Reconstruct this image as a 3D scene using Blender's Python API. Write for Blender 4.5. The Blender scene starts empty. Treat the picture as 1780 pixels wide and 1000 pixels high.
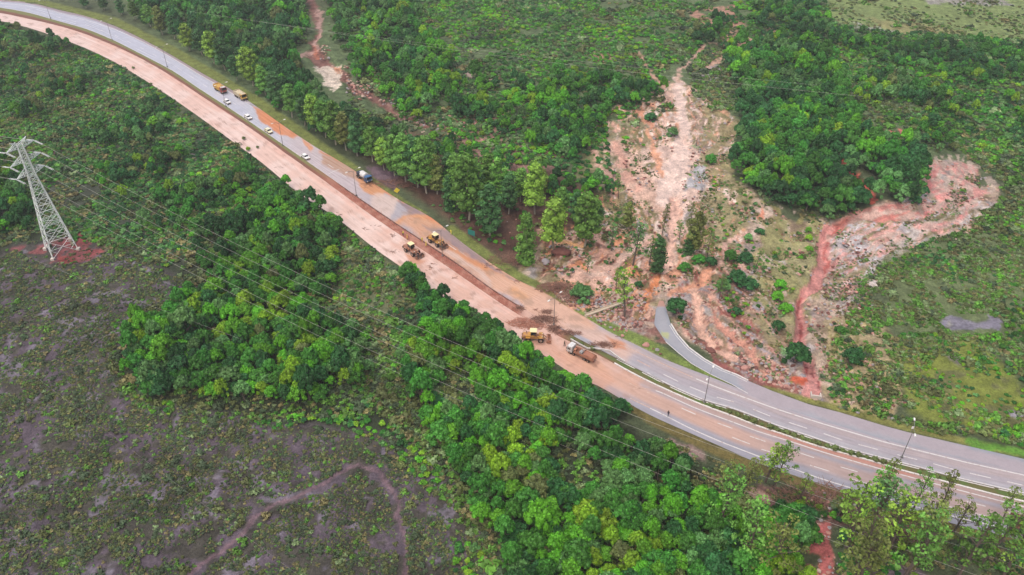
import bpy, bmesh, math, random
import numpy as np
from mathutils import Vector, Matrix
R = math.radians
random.seed(7); RNG = np.random.default_rng(7)
S = bpy.context.scene
COL = S.collection

# ------------------------------------------------------------------ camera, sky, sun, exposure
CAMH, PITCH, FPX = 140.0, R(37), 1400.0
cam = bpy.data.cameras.new('camera'); camo = bpy.data.objects.new('camera', cam); COL.objects.link(camo)
cam.sensor_width = 36; cam.lens = 36 * FPX / 1780; cam.clip_start = 1; cam.clip_end = 9000
camo.location = (0, 0, CAMH); camo.rotation_euler = (R(90) - PITCH, 0, 0)
S.camera = camo
world = bpy.data.worlds.new('World'); S.world = world; world.use_nodes = True
wn = world.node_tree.nodes; wl = world.node_tree.links
sky = wn.new('ShaderNodeTexSky'); sky.sky_type = 'NISHITA'; sky.sun_disc = False
sky.sun_elevation = R(58); sky.sun_rotation = R(200); sky.dust_density = 7; sky.air_density = 0.8; sky.ozone_density = 0.6
bg = wn['Background']; bg.inputs['Strength'].default_value = 0.125
wl.new(sky.outputs[0], bg.inputs['Color'])
sun = bpy.data.lights.new('sun', 'SUN'); suno = bpy.data.objects.new('sun', sun); COL.objects.link(suno)
sun.energy = 1.5; sun.angle = R(10); sun.color = (1, 0.965, 0.91)
suno.rotation_euler = (R(32), 0, R(200 - 180 - 150)); suno.location = (0, 0, 300)
S.view_settings.view_transform = 'Standard'; S.view_settings.look = 'None'
S.view_settings.exposure = 0.5; S.view_settings.gamma = 1; S.view_settings.use_curve_mapping = False
S.render.resolution_x = 1024; S.render.resolution_y = 575
S.cycles.max_bounces = 4; S.cycles.diffuse_bounces = 1; S.cycles.glossy_bounces = 2; S.cycles.transparent_max_bounces = 4
KA = 0.62            # photo value (linear) -> base colour

# ------------------------------------------------------------------ projection between photo pixels and the ground
cP, sP = math.cos(PITCH), math.sin(PITCH)
def W(px, py, z=0.0):
    px = np.asarray(px, float); py = np.asarray(py, float)
    u = (px - 890) / FPX; v = -(py - 500) / FPX
    dz = -sP + v * cP; t = (z - CAMH) / dz
    return u * t, (cP + v * sP) * t
def PX(x, y, z):
    z = z - CAMH; d = y * cP - z * sP; up = y * sP + z * cP
    return 890 + FPX * x / d, 500 - FPX * up / d
_T = np.random.default_rng(3).random((256, 256))
def vn(x, y, s=0):
    x = np.asarray(x, float) + 37.7 * s; y = np.asarray(y, float) + 91.3 * s
    xi = np.floor(x).astype(int); yi = np.floor(y).astype(int); fx = x - xi; fy = y - yi
    fx = fx * fx * (3 - 2 * fx); fy = fy * fy * (3 - 2 * fy)
    a = _T[xi & 255, yi & 255]; b = _T[(xi + 1) & 255, yi & 255]; c = _T[xi & 255, (yi + 1) & 255]; d = _T[(xi + 1) & 255, (yi + 1) & 255]
    return (a + (b - a) * fx) * (1 - fy) + (c + (d - c) * fx) * fy
def fbm(x, y, sc, o=4, s=0):
    t = 0; A = 1; n = 0
    for i in range(o):
        t = t + A * vn(x / sc, y / sc, s + i); n += A; A *= .5; sc *= .5
    return t / n
def ss(a, b, x):
    t = np.clip((x - a) / (b - a), 0, 1); return t * t * (3 - 2 * t)
def seg_d(x, y, pts):
    best = np.full(np.shape(x), 1e9)
    for (x0, y0), (x1, y1) in zip(pts[:-1], pts[1:]):
        dx, dy = x1 - x0, y1 - y0; L = dx * dx + dy * dy + 1e-9
        t = np.clip(((x - x0) * dx + (y - y0) * dy) / L, 0, 1)
        best = np.minimum(best, np.hypot(x - x0 - t * dx, y - y0 - t * dy))
    return best
def inside(x, y, poly):
    c = np.zeros(np.shape(x), bool); n = len(poly)
    for i in range(n):
        x0, y0 = poly[i]; x1, y1 = poly[(i + 1) % n]
        if y0 == y1: continue
        k = ((y0 > y) != (y1 > y)) & (x < (x1 - x0) * (y - y0) / (y1 - y0) + x0); c ^= k
    return c
def sdf(x, y, poly):
    d = seg_d(x, y, list(poly) + [poly[0]]); return np.where(inside(x, y, poly), -d, d)

# ------------------------------------------------------------------ the highway, traced on the ground
TE = [(-400,-16),(-200,-8),(0,0),(50,3.4),(100,17),(150,28),(200,45),(250,69),(300,97),(350,127),(400,154),(450,188),(500,224),(550,257),(600,286),(650,319),(700,352),(750,377),(800,420),(850,456),(900,488),(940,505),(993,538),(1018,552),(1058,577),(1119,606),(1155,625),(1184,636),(1202,643),(1250,661),(1297,681),(1352,706),(1424,730),(1478,746),(1539,765),(1600,780),(1680,800),(1780,821),(2000,869),(2300,935)]
ME = [(-400,-2),(-200,4),(0,14),(50,23),(100,37.6),(150,51),(200,72),(250,97.7),(300,123.6),(350,158),(400,190),(450,223.6),(500,258),(550,293),(600,328),(650,363),(700,396.6),(750,429),(800,462),(850,500),(908,536),(968,570),(1015,595),(1070,623),(1115,646),(1166,673),(1220,697),(1280,714),(1352,742.6),(1409,761),(1460,779),(1528,797),(1600,815),(1660,832),(1720,846),(1780,860),(2000,910),(2300,978)]
NE = [(-400,4),(-200,11),(0,21),(50,32),(100,43),(150,58.5),(200,79),(250,103),(300,132),(350,166),(400,198),(450,232),(500,268),(550,303),(600,340),(650,377),(700,411),(750,444),(800,478),(850,513),(900,546),(975,586),(1043,617),(1067,631),(1099,649),(1133,666),(1177,686),(1220,704),(1280,726),(1316,741),(1355,753),(1411,773),(1469,789),(1527,805),(1560,816),(1660,842),(1740,863),(1780,872),(2000,924),(2300,994)]
BE = [(-400,16),(-200,24),(0,36),(50,48),(100,65),(150,84),(200,108),(250,138),(300,171),(360,213),(400,243),(456,283),(520,338),(580,375),(610,398),(650,432),(700,466),(750,502),(800,535),(850,563),(900,592),(957,624),(986,646),(1011,660),(1040,670),(1090,700),(1130,722),(1170,740),(1250,775),(1318,806),(1454,850),(1556,881),(1658,911),(1760,935),(2000,990),(2300,1060)]
RE = [(-200,-4),(0,6),(50,10),(100,22),(150,35),(200,51),(250,73),(300,101),(350,132),(400,160),(440,186)]
RE2 = [(1075,597),(1146,630),(1195,652),(1227,666),(1280,686),(1352,712),(1424,735),(1478,751),(1539,769),(1600,784),(1680,804),(1780,826),(2000,874)]
LM = [(1134,675),(1202,707),(1252,726),(1280,736),(1316,750),(1370,766),(1424,784),(1471,798),(1540,818),(1640,845),(1740,871),(1780,881),(2000,933)]
LR = [(1106,698),(1141,715),(1166,727),(1189,740),(1250,767),(1294,784),(1328,797),(1420,830),(1481,849),(1556,871),(1610,886),(1700,908),(1780,925),(2000,978)]
RL = [(1146,523),(1140,540),(1137,564),(1157,594),(1180,614),(1202,632),(1238,652),(1272,668),(1300,684),(1352,710),(1424,734),(1478,750),(1539,769),(1600,784),(1680,804),(1780,825),(2000,873)]
RR = [(1153,523),(1157,534),(1166,564),(1177,582),(1197,605),(1224,625),(1256,643),(1280,652),(1300,662),(1343,680),(1406,703),(1460,717),(1539,741),(1580,752),(1680,775),(1780,798),(2000,846)]
def yl(pl, x):
    a = np.array(pl, float); return np.interp(x, a[:, 0], a[:, 1])
def smooth_line(pl, x):
    return (yl(pl, x) * 2 + yl(pl, x - 18) + yl(pl, x + 18)) / 4
_cx = np.arange(-380, 2290, 45.); CENT = list(zip(*W(_cx, (yl(ME, _cx) + yl(NE, _cx)) / 2)))
RC = list(zip(*W(*np.array([((a[0] + b[0]) / 2, (a[1] + b[1]) / 2) for a, b in zip(RL, RR)]).T)))
def Hg(x, y):
    x = np.asarray(x, float); y = np.asarray(y, float)
    d = np.minimum(seg_d(x, y, CENT), seg_d(x, y, RC) + 8)
    lo = (fbm(x, y, 95, 2, 11) - .5) * 9
    md = (fbm(x, y, 22, 3, 5) - .5) * 2.2
    return lo * ss(18, 80, d) + md * ss(15, 34, d)
def Wt(px, py):
    z = 0.
    for _ in range(7):
        x, y = W(px, py, z); z = Hg(x, y)
    return x, y, z
def heading(px0, py0, px1, py1):
    a = W(px0, py0); b = W(px1, py1); return math.atan2(b[1] - a[1], b[0] - a[0])

# ------------------------------------------------------------------ materials
def lin(c):
    return tuple(((v / 255) / 12.92 if v <= 10.3 else ((v / 255 + .055) / 1.055) ** 2.4) for v in c)
KG = 1.0
def bcol(c, k=None, sat=.92):
    c = lin(c); g_ = .3 * c[0] + .59 * c[1] + .11 * c[2]
    return tuple(min(.85, (g_ + (v - g_) * sat) * (KA if k is None else k)) for v in c)
def mat(name, c, rough=.6, metal=0, k=None, var=.12, sc=3.0, spec=.5):
    m = bpy.data.materials.new(name); m.use_nodes = True; n = m.node_tree.nodes; l = m.node_tree.links
    b = n['Principled BSDF']; b.inputs['Roughness'].default_value = rough; b.inputs['Metallic'].default_value = metal
    b.inputs['Specular IOR Level'].default_value = spec
    c = bcol(c, k)
    tc = n.new('ShaderNodeTexCoord'); no = n.new('ShaderNodeTexNoise'); no.inputs['Scale'].default_value = sc; no.inputs['Detail'].default_value = 5
    l.new(tc.outputs['Object'], no.inputs['Vector'])
    mx = n.new('ShaderNodeMix'); mx.data_type = 'RGBA'
    mx.inputs['A'].default_value = (*[v * (1 - var) for v in c], 1); mx.inputs['B'].default_value = (*[min(1, v * (1 + var)) for v in c], 1)
    l.new(no.outputs['Fac'], mx.inputs['Factor']); l.new(mx.outputs['Result'], b.inputs['Base Color'])
    return m
def muddy(name, c, mud=(190,130,100), amt=.5, rough=.45):
    """paint splashed with dried mud"""
    m = mat(name, c, rough); n = m.node_tree.nodes; l = m.node_tree.links; b = n['Principled BSDF']
    src = b.inputs['Base Color'].links[0].from_socket
    tc = n.new('ShaderNodeTexCoord'); no = n.new('ShaderNodeTexNoise'); no.inputs['Scale'].default_value = 1.6; no.inputs['Detail'].default_value = 6
    l.new(tc.outputs['Object'], no.inputs['Vector'])
    mr = n.new('ShaderNodeMapRange'); mr.inputs['From Min'].default_value = .62 - amt * .3; mr.inputs['From Max'].default_value = .75 - amt * .25
    l.new(no.outputs['Fac'], mr.inputs['Value'])
    mx = n.new('ShaderNodeMix'); mx.data_type = 'RGBA'; l.new(mr.outputs['Result'], mx.inputs['Factor']); l.new(src, mx.inputs['A'])
    mx.inputs['B'].default_value = (*bcol(mud), 1); l.new(mx.outputs['Result'], b.inputs['Base Color'])
    return m
def leafmat(name, c, k=1.0):
    m = bpy.data.materials.new(name); m.use_nodes = True; n = m.node_tree.nodes; l = m.node_tree.links
    b = n['Principled BSDF']; b.inputs['Roughness'].default_value = .62; b.inputs['Specular IOR Level'].default_value = .28
    at = n.new('ShaderNodeAttribute'); at.attribute_name = 'v'
    oi = n.new('ShaderNodeObjectInfo'); ge = n.new('ShaderNodeNewGeometry')
    no = n.new('ShaderNodeTexNoise'); no.inputs['Scale'].default_value = .05; no.inputs['Detail'].default_value = 3
    l.new(ge.outputs['Position'], no.inputs['Vector'])
    h = n.new('ShaderNodeHueSaturation'); cc = bcol(c, KA * 1.6, 1.2); h.inputs['Color'].default_value = (*cc, 1)
    def mr(a, b_, src):
        q = n.new('ShaderNodeMapRange'); q.inputs['To Min'].default_value = a; q.inputs['To Max'].default_value = b_; l.new(src, q.inputs['Value']); return q
    hm = mr(.490, .508, oi.outputs['Random'])
    v1 = mr(.38, 1.75, at.outputs['Fac']); v2 = mr(.78, 1.22, oi.outputs['Random'])
    v3 = mr(.65, 1.35, no.outputs['Fac']); v3.inputs['From Min'].default_value = .3; v3.inputs['From Max'].default_value = .7
    a1 = n.new('ShaderNodeMath'); a1.operation = 'MULTIPLY'; l.new(v1.outputs[0], a1.inputs[0]); l.new(v2.outputs[0], a1.inputs[1])
    a2 = n.new('ShaderNodeMath'); a2.operation = 'MULTIPLY'; l.new(a1.outputs[0], a2.inputs[0]); l.new(v3.outputs[0], a2.inputs[1])
    l.new(hm.outputs[0], h.inputs['Hue']); l.new(a2.outputs[0], h.inputs['Value']); h.inputs['Saturation'].default_value = 1.0
    l.new(h.outputs[0], b.inputs['Base Color'])
    return m
TONES = ['dark green', 'mid green', 'bright green', 'yellowish green', 'greyish green', 'brownish olive']
LEAF = [leafmat('leaf_' + t.replace(' ', '_'), c) for t, c in zip(TONES, [(48,86,50),(66,112,54),(90,142,60),(112,144,62),(86,122,76),(96,108,70)])]
M_bark = mat('bark', (120,105,95), .9); M_palebark = mat('pale_bark', (190,180,160), .85)

def surface_mat(name, bumpd=.3, fine=.22, tex=3.0):
    """ground or road: traced base colour with fine real-scale variation, wetness from an attribute"""
    m = bpy.data.materials.new(name); m.use_nodes = True; n = m.node_tree.nodes; l = m.node_tree.links
    b = n['Principled BSDF']
    at = n.new('ShaderNodeAttribute'); at.attribute_name = 'Col'
    aw = n.new('ShaderNodeAttribute'); aw.attribute_name = 'wet'
    ge = n.new('ShaderNodeNewGeometry')
    no = n.new('ShaderNodeTexNoise'); no.inputs['Scale'].default_value = tex; no.inputs['Detail'].default_value = 7; no.inputs['Roughness'].default_value = .7
    n2 = n.new('ShaderNodeTexNoise'); n2.inputs['Scale'].default_value = tex * .22; n2.inputs['Detail'].default_value = 5
    l.new(ge.outputs['Position'], no.inputs['Vector']); l.new(ge.outputs['Position'], n2.inputs['Vector'])
    a = n.new('ShaderNodeMapRange'); a.inputs['From Min'].default_value = .3; a.inputs['From Max'].default_value = .7
    a.inputs['To Min'].default_value = 1 - fine; a.inputs['To Max'].default_value = 1 + fine; l.new(no.outputs['Fac'], a.inputs['Value'])
    c = n.new('ShaderNodeMapRange'); c.inputs['From Min'].default_value = .3; c.inputs['From Max'].default_value = .7
    c.inputs['To Min'].default_value = 1 - fine * .8; c.inputs['To Max'].default_value = 1 + fine * .8; l.new(n2.outputs['Fac'], c.inputs['Value'])
    mu = n.new('ShaderNodeMath'); mu.operation = 'MULTIPLY'; l.new(a.outputs[0], mu.inputs[0]); l.new(c.outputs[0], mu.inputs[1])
    vm = n.new('ShaderNodeVectorMath'); vm.operation = 'SCALE'; l.new(at.outputs['Color'], vm.inputs[0]); l.new(mu.outputs[0], vm.inputs['Scale'])
    l.new(vm.outputs[0], b.inputs['Base Color'])
    r = n.new('ShaderNodeMapRange'); r.inputs['To Min'].default_value = .92; r.inputs['To Max'].default_value = .16; l.new(aw.outputs['Fac'], r.inputs['Value'])
    l.new(r.outputs[0], b.inputs['Roughness'])
    sp = n.new('ShaderNodeMapRange'); sp.inputs['To Min'].default_value = .15; sp.inputs['To Max'].default_value = .6; l.new(aw.outputs['Fac'], sp.inputs['Value'])
    l.new(sp.outputs[0], b.inputs['Specular IOR Level'])
    bp = n.new('ShaderNodeBump'); bp.inputs['Strength'].default_value = bumpd; bp.inputs['Distance'].default_value = .35
    l.new(no.outputs['Fac'], bp.inputs['Height']); l.new(bp.outputs[0], b.inputs['Normal'])
    return m
M_ground = surface_mat('ground_soil', .9, .42, 1.6); M_road = surface_mat('road_surface', .05, .07, 1.3)

# ------------------------------------------------------------------ small helpers
def tag(o, label=None, cat=None, group=None, kind=None):
    if label: o['label'] = label
    if cat: o['category'] = cat
    if group: o['group'] = group
    if kind: o['kind'] = kind
    return o
def link(name, me, parent=None, loc=(0,0,0), rz=0):
    o = bpy.data.objects.new(name, me); COL.objects.link(o); o.location = loc; o.rotation_euler = (0, 0, rz)
    if parent: o.parent = parent
    return o
def empty(name, loc=(0,0,0), rz=0):
    return link(name, None, None, loc, rz)
def npmesh(name, V, F, mats, smooth=False, mi=None):
    """V (n,3); F (m,k) faces of one size"""
    me = bpy.data.meshes.new(name); V = np.asarray(V, np.float32); F = np.asarray(F, np.int32)
    k = F.shape[1]
    me.vertices.add(len(V)); me.vertices.foreach_set('co', V.ravel())
    me.loops.add(F.size); me.loops.foreach_set('vertex_index', F.ravel())
    me.polygons.add(len(F)); me.polygons.foreach_set('loop_start', np.arange(0, F.size, k, dtype=np.int32))
    for m in (mats if isinstance(mats, (list, tuple)) else [mats]): me.materials.append(m)
    if mi is not None: me.polygons.foreach_set('material_index', np.asarray(mi, np.int32))
    me.polygons.foreach_set('use_smooth', np.full(len(F), smooth))
    me.update(calc_edges=True); me.validate()
    return me
def fattr(me, name, vals):
    a = me.attributes.new(name, 'FLOAT', 'POINT'); a.data.foreach_set('value', np.asarray(vals, np.float32))
def cattr(me, name, C):
    a = me.attributes.new(name, 'FLOAT_COLOR', 'POINT'); c = np.ones((len(C), 4), np.float32); c[:, :3] = C; a.data.foreach_set('color', c.ravel())
def grid_faces(nr, nc):
    i = np.arange(nr - 1)[:, None] * nc + np.arange(nc - 1)[None]; i = i.ravel()
    return np.stack([i, i + 1, i + nc + 1, i + nc], 1)
class MB:
    """collects solids in one bmesh"""
    def __init__(s): s.b = bmesh.new()
    def box(s, c, d, rot=None, taper=1.0, bevel=0):
        r = bmesh.ops.create_cube(s.b, size=1); vs = r['verts']
        for v in vs:
            t = taper if v.co.z > 0 else 1
            v.co = Vector((v.co.x * d[0] * t, v.co.y * d[1] * t, v.co.z * d[2]))
        if bevel:
            es = list({e for v in vs for e in v.link_edges}); rr = bmesh.ops.bevel(s.b, geom=es, offset=bevel, segments=2, affect='EDGES', profile=.5)
            vs = list({v for f in rr['faces'] for v in f.verts} | {v for v in vs if v.is_valid})
        M = Matrix.Translation(c) @ (rot.to_matrix().to_4x4() if rot else Matrix.Identity(4))
        for v in vs: v.co = M @ v.co
        return s
    def bar(s, a, b, w, n=4, w2=None):
        a = Vector(a); b = Vector(b); d = b - a
        if d.length < 1e-5: return s
        q = d.to_track_quat('Z', 'Y'); w2 = w if w2 is None else w2; rings = []
        for p, r in ((a, w), (b, w2)):
            rings.append([s.b.verts.new(p + q @ Vector((r * math.cos(t * 2 * math.pi / n + .785), r * math.sin(t * 2 * math.pi / n + .785), 0))) for t in range(n)])
        for i in range(n): s.b.faces.new((rings[0][i], rings[0][(i+1) % n], rings[1][(i+1) % n], rings[1][i]))
        s.b.faces.new(rings[0][::-1]); s.b.faces.new(rings[1])
        return s
    def prism(s, prof, y0, y1, bevel=0):
        """profile of (x,z) extruded along y"""
        a = [s.b.verts.new((x, y0, z)) for x, z in prof]; b = [s.b.verts.new((x, y1, z)) for x, z in prof]; n = len(prof)
        fs = [s.b.faces.new(a), s.b.faces.new(b[::-1])]
        for i in range(n): fs.append(s.b.faces.new((a[i], b[i], b[(i+1) % n], a[(i+1) % n])))
        bmesh.ops.recalc_face_normals(s.b, faces=fs)
        if bevel: bmesh.ops.bevel(s.b, geom=list({e for f in fs for e in f.edges}), offset=bevel, segments=2, affect='EDGES')
        return s
    def build(s, name, m, parent=None, loc=(0,0,0), rz=0, smooth=False):
        me = bpy.data.meshes.new(name); s.b.to_mesh(me); s.b.free(); me.materials.append(m)
        if smooth: me.polygons.foreach_set('use_smooth', [True] * len(me.polygons))
        return link(name, me, parent, loc, rz)
def copy_tree(o, parent=None):
    c = o.copy(); COL.objects.link(c); c.parent = parent
    for ch in list(o.children): copy_tree(ch, c)
    return c

# ------------------------------------------------------------------ traced colour regions (photo pixels -> ground)
class Paint:
    def __init__(s, x, y, z, base, wet, wob=6):
        s.x, s.y = x, y; s.px, s.py = PX(x, y, z); s.n = len(x)
        s.C = np.tile(np.array(bcol(base)), (s.n, 1)); s.w = np.full(s.n, float(wet))
        s.wx = s.px + (fbm(x, y, 7, 5, 21) - .5) * wob * 4 + (vn(x * 1.1, y * 1.1, 22) - .5) * wob; s.wy = s.py + (fbm(x, y, 7, 5, 31) - .5) * wob * 3 + (vn(x * 1.1, y * 1.1, 23) - .5) * wob * .7
    def put(s, idx, m, rgb, wet, br):
        if br:
            sc, th, sd = br; m = m * ss(th - .05, th + .05, fbm(s.x[idx], s.y[idx], sc, 5, sd))
        m = m[:, None]; s.C[idx] = s.C[idx] * (1 - m) + np.array(bcol(rgb)) * m
        if wet is not None: s.w[idx] = s.w[idx] * (1 - m[:, 0]) + wet * m[:, 0]
    def poly(s, pts, rgb, wet=0, soft=4, br=None, op=1.0):
        soft = soft * .6 if soft < 9 else soft
        a = np.array(pts, float); q = soft + 30
        idx = np.nonzero((s.px > a[:,0].min()-q) & (s.px < a[:,0].max()+q) & (s.py > a[:,1].min()-q) & (s.py < a[:,1].max()+q))[0]
        if len(idx): s.put(idx, op * (1 - ss(-soft, soft, sdf(s.wx[idx], s.wy[idx], pts))), rgb, wet, br)
    def line(s, pts, rgb, wet=0, soft=3, br=None, op=1.0, wob=True):
        a = np.array(pts, float); q = a[:,2].max() + soft + 25
        idx = np.nonzero((s.px > a[:,0].min()-q) & (s.px < a[:,0].max()+q) & (s.py > a[:,1].min()-q) & (s.py < a[:,1].max()+q))[0]
        if not len(idx): return
        X, Y = (s.wx[idx], s.wy[idx]) if wob else (s.px[idx], s.py[idx]); best = np.full(len(idx), 1e9)
        for (x0, y0, w0), (x1, y1, w1) in zip(pts[:-1], pts[1:]):
            dx, dy = x1 - x0, y1 - y0; t = np.clip(((X - x0) * dx + (Y - y0) * dy) / (dx*dx + dy*dy + 1e-9), 0, 1)
            best = np.minimum(best, np.hypot(X - x0 - t*dx, (Y - y0 - t*dy) * 1.25) - (w0 + (w1 - w0) * t))
        s.put(idx, op * (1 - ss(-soft, soft, best)), rgb, wet, br)

xs = np.concatenate([np.linspace(-4000, -330, 26)[:-1], np.arange(-330, 330.1, .55), np.linspace(330, 4000, 26)[1:]])
yy = [-300., -150, 0, 50, 75, 84]
while yy[-1] < 500: yy.append(yy[-1] + .45 * (yy[-1] / 100) ** .55)
yy = np.array(yy + [510, 530, 570, 640, 800, 1100, 1700, 2800, 5000.])
GX, GY = np.meshgrid(xs, yy); gx, gy = GX.ravel(), GY.ravel()
gz = Hg(gx, gy)
g = Paint(gx, gy, gz, (88,100,70), .05)
GREEN1, GREEN2, TAN, PINK, PALE, ORG, RED, SOIL, GREY = (84,98,66), (104,122,72), (184,162,142), (222,172,158), (232,204,192), (212,138,98), (208,116,108), (120,110,118), (164,156,160)
# broad tints
g.poly([(-500,0),(400,240),(620,400),(760,520),(1000,680),(1300,860),(1400,1100),(-900,1100)], (58,68,48), .05, 20)  # woodland floor coloured darker to stand in for shade between the crowns
g.poly([(-400,20),(120,90),(300,210),(520,360),(380,470),(-100,420)], (76,84,70), .05, 14, (9,.45,4))
g.poly([(200,0),(560,20),(900,0),(1800,-60),(1800,300),(1200,250),(760,280),(400,180)], (100,120,80), .05, 20)
# the burnt moor around the pylon and the footpath
moor = [(-700,400),(0,440),(60,425),(150,420),(250,455),(340,505),(250,570),(205,600),(190,660),(265,705),(360,720),(480,735),(600,745),(700,760),(760,810),(820,880),(860,960),(900,1150),(-700,1150)]
g.poly(moor, (98,86,98), .2, 12)
g.poly(moor, (76,76,62), .05, 12, (4,.48,8), .8)
g.poly(moor, (128,120,136), .45, 8, (4,.64,3), .8)
g.poly([(320,240),(470,300),(450,340),(330,290)], (118,108,116), .2, 8, (5,.5,2))
g.poly([(20,255),(110,252),(110,264),(25,266)], (118,80,88), .05, 4)
g.poly([(20,434),(75,424),(130,400),(185,438),(150,456),(110,468),(60,446)], (146,84,86), .1, 5, (4,.40,6))
g.poly([(120,400),(150,408),(140,425),(118,418)], (152,76,76), .1, 3); g.poly([(150,432),(178,434),(176,446),(148,444)], (152,78,78), .1, 3); g.poly([(95,446),(130,443),(140,456),(104,462)], (156,74,70), .1, 3)
g.poly([(150,410),(260,415),(270,440),(180,440)], (128,122,92), .05, 6, (4,.45,7))
g.line([(220,448,3),(262,472,2.5),(310,505,2)], (134,130,142), .3, 2)
g.line([(120,480,1.6),(190,520,1.6),(260,542,1.4)], (122,116,110), .1, 1.5)
g.line([(320,1010,4.3),(345,985,4.3),(380,962,4.0),(415,930,4.0),(440,900,3.6),(480,875,3.6),(560,848,3.2),(595,824,3.2),(625,805,3.6),(655,816,3.6),(678,845,3.6),(690,870,3.6),(697,920,3.6),(704,960,3.6),(700,1010,3.6)], (128,102,112), .25, 1.8, None, .9)
# pale grassy clearing inside the near forest
g.poly([(560,375),(610,400),(680,455),(760,500),(720,530),(650,560),(590,540),(570,470)], (112,120,84), .05, 8)
g.poly([(600,440),(680,470),(720,500),(640,510)], (130,128,100), .05, 8, (6,.5,2))
# far fields and clearings
g.poly([(1420,-30),(1450,40),(1560,58),(1640,62),(1790,75),(1900,80),(1900,-40)], (134,154,92), .05, 8); g.poly([(1500,30),(1600,40),(1680,56),(1560,60)], (150,150,98), .05, 6)
g.poly([(1475,38),(1560,48),(1550,58),(1480,50)], (168,170,162), .2, 3, (4,.45,2)); g.poly([(1600,-6),(1740,-2),(1760,8),(1620,6)], (160,158,150), .2, 3)
g.poly([(820,25),(845,28),(862,60),(835,58)], (182,160,148), .1, 4, (5,.42,4)); g.poly([(800,120),(870,130),(865,142),(800,138)], (170,150,140), .1, 3, (5,.42,5))
for q in ([(1030,90),(1062,92),(1060,120),(1045,125)], [(1105,105),(1118,110),(1116,135),(1108,130)], [(1045,60),(1065,62),(1050,70)], [(1200,20),(1280,10),(1300,60),(1230,80)], [(1210,85),(1300,60),(1360,50),(1350,70),(1270,85),(1225,120),(1205,105)]):
    g.poly(q, (184,142,120), .1, 4, (6,.42,6))
g.line([(1380,70,4),(1440,90,4),(1480,100,3),(1620,130,2)], (170,130,112), .1, 2.5); g.poly([(1215,115),(1250,118),(1240,140),(1218,135)], GREY, .3, 3)
g.poly([(1440,105),(1560,120),(1600,150),(1480,140)], (118,134,66), .05, 6)
# drowned channel and pond
g.line([(535,-10,8),(550,20,7),(558,45,5),(548,70,8),(545,95,14),(590,125,9),(640,165,7),(700,200,6),(740,218,6)], (140,98,88), .2, 3); g.line([(740,218,10),(800,226,14),(860,222,12),(900,215,6)], (152,112,98), .15, 4, (6,.48,3))
g.line([(556,20,2.5),(558,45,3),(548,80,4),(520,100,5)], (190,150,138), .5, 2); g.line([(545,78,3),(548,95,4)], (196,116,84), .4, 2)
g.poly([(543,112),(572,108),(592,112),(593,132),(588,152),(580,160),(566,142),(552,126)], (246,226,206), 1, 2); g.poly([(575,110),(592,114),(592,126),(580,122)], (222,150,104), .8, 3)
g.line([(650,150,5),(690,195,6),(735,215,6)], (172,134,124), .2, 4, (5,.5,3))
g.poly([(600,255),(700,320),(800,400),(900,470),(1000,500),(1060,440),(1040,340),(960,300),(880,290),(760,240),(700,220),(640,230)], (112,74,66), .1, 10, None, .8)
g.poly([(760,210),(900,190),(1000,250),(980,300),(880,300),(800,260)], (152,118,104), .1, 8, (8,.44,3))
g.poly([(640,290),(700,300),(690,330),(650,320)], (118,96,108), .3, 5)
# landslide bowl: dry grass, rock and tan silt
bowl = [(1165,140),(1195,150),(1240,180),(1280,200),(1275,255),(1262,300),(1330,355),(1375,385),(1440,385),(1500,372),(1525,350),(1590,350),(1612,330),(1600,300),(1640,280),(1680,290),(1705,320),(1738,322),(1735,345),(1705,375),(1680,410),(1640,410),(1560,450),(1510,510),(1540,600),(1570,700),(1540,735),(1430,700),(1350,680),(1300,658),(1240,625),(1190,590),(1150,530),(1140,600),(1180,640),(1080,590),(990,552),(940,510),(900,470),(940,420),(1020,400),(1060,345),(1020,290),(1045,230),(1100,200),(1150,170)]
KA0 = KA; KA = KA * 1.12; g.poly(bowl, TAN, .1, 8)
g.poly(bowl, (152,138,98), .05, 4, (11,.5,14), .85); g.poly(bowl, (176,170,174), .35, 4, (8,.60,17), .75); g.poly(bowl, (128,104,94), .1, 4, (5,.60,19), .6); g.poly(bowl, (206,180,164), .2, 4, (4,.62,27), .7)
g.poly([(1290,560),(1350,600),(1380,660),(1300,650),(1240,620),(1200,580)], (196,150,134), .2, 7, (6,.44,5)); g.poly([(1220,600),(1300,640),(1380,680),(1330,675),(1240,645)], (150,92,86), .1, 5, (3,.45,5))
g.poly([(1150,540),(1180,600),(1120,590),(1080,560),(1100,520)], (150,108,98), .1, 6, (3,.42,9)); g.poly([(1340,400),(1430,420),(1420,520),(1350,520),(1300,450)], (176,160,112), .05, 8, (6,.45,2))
g.poly([(1440,560),(1500,520),(1560,600),(1570,690),(1540,735),(1440,700)], (164,150,110), .05, 10, None, .85)
g.poly([(1440,400),(1600,385),(1640,410),(1560,450),(1490,500),(1440,540),(1445,450)], (184,176,180), .35, 6, (7,.46,3), .9)
g.poly([(1270,480),(1330,500),(1330,560),(1290,530)], (150,150,158), .3, 4, (5,.5,3))
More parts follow.
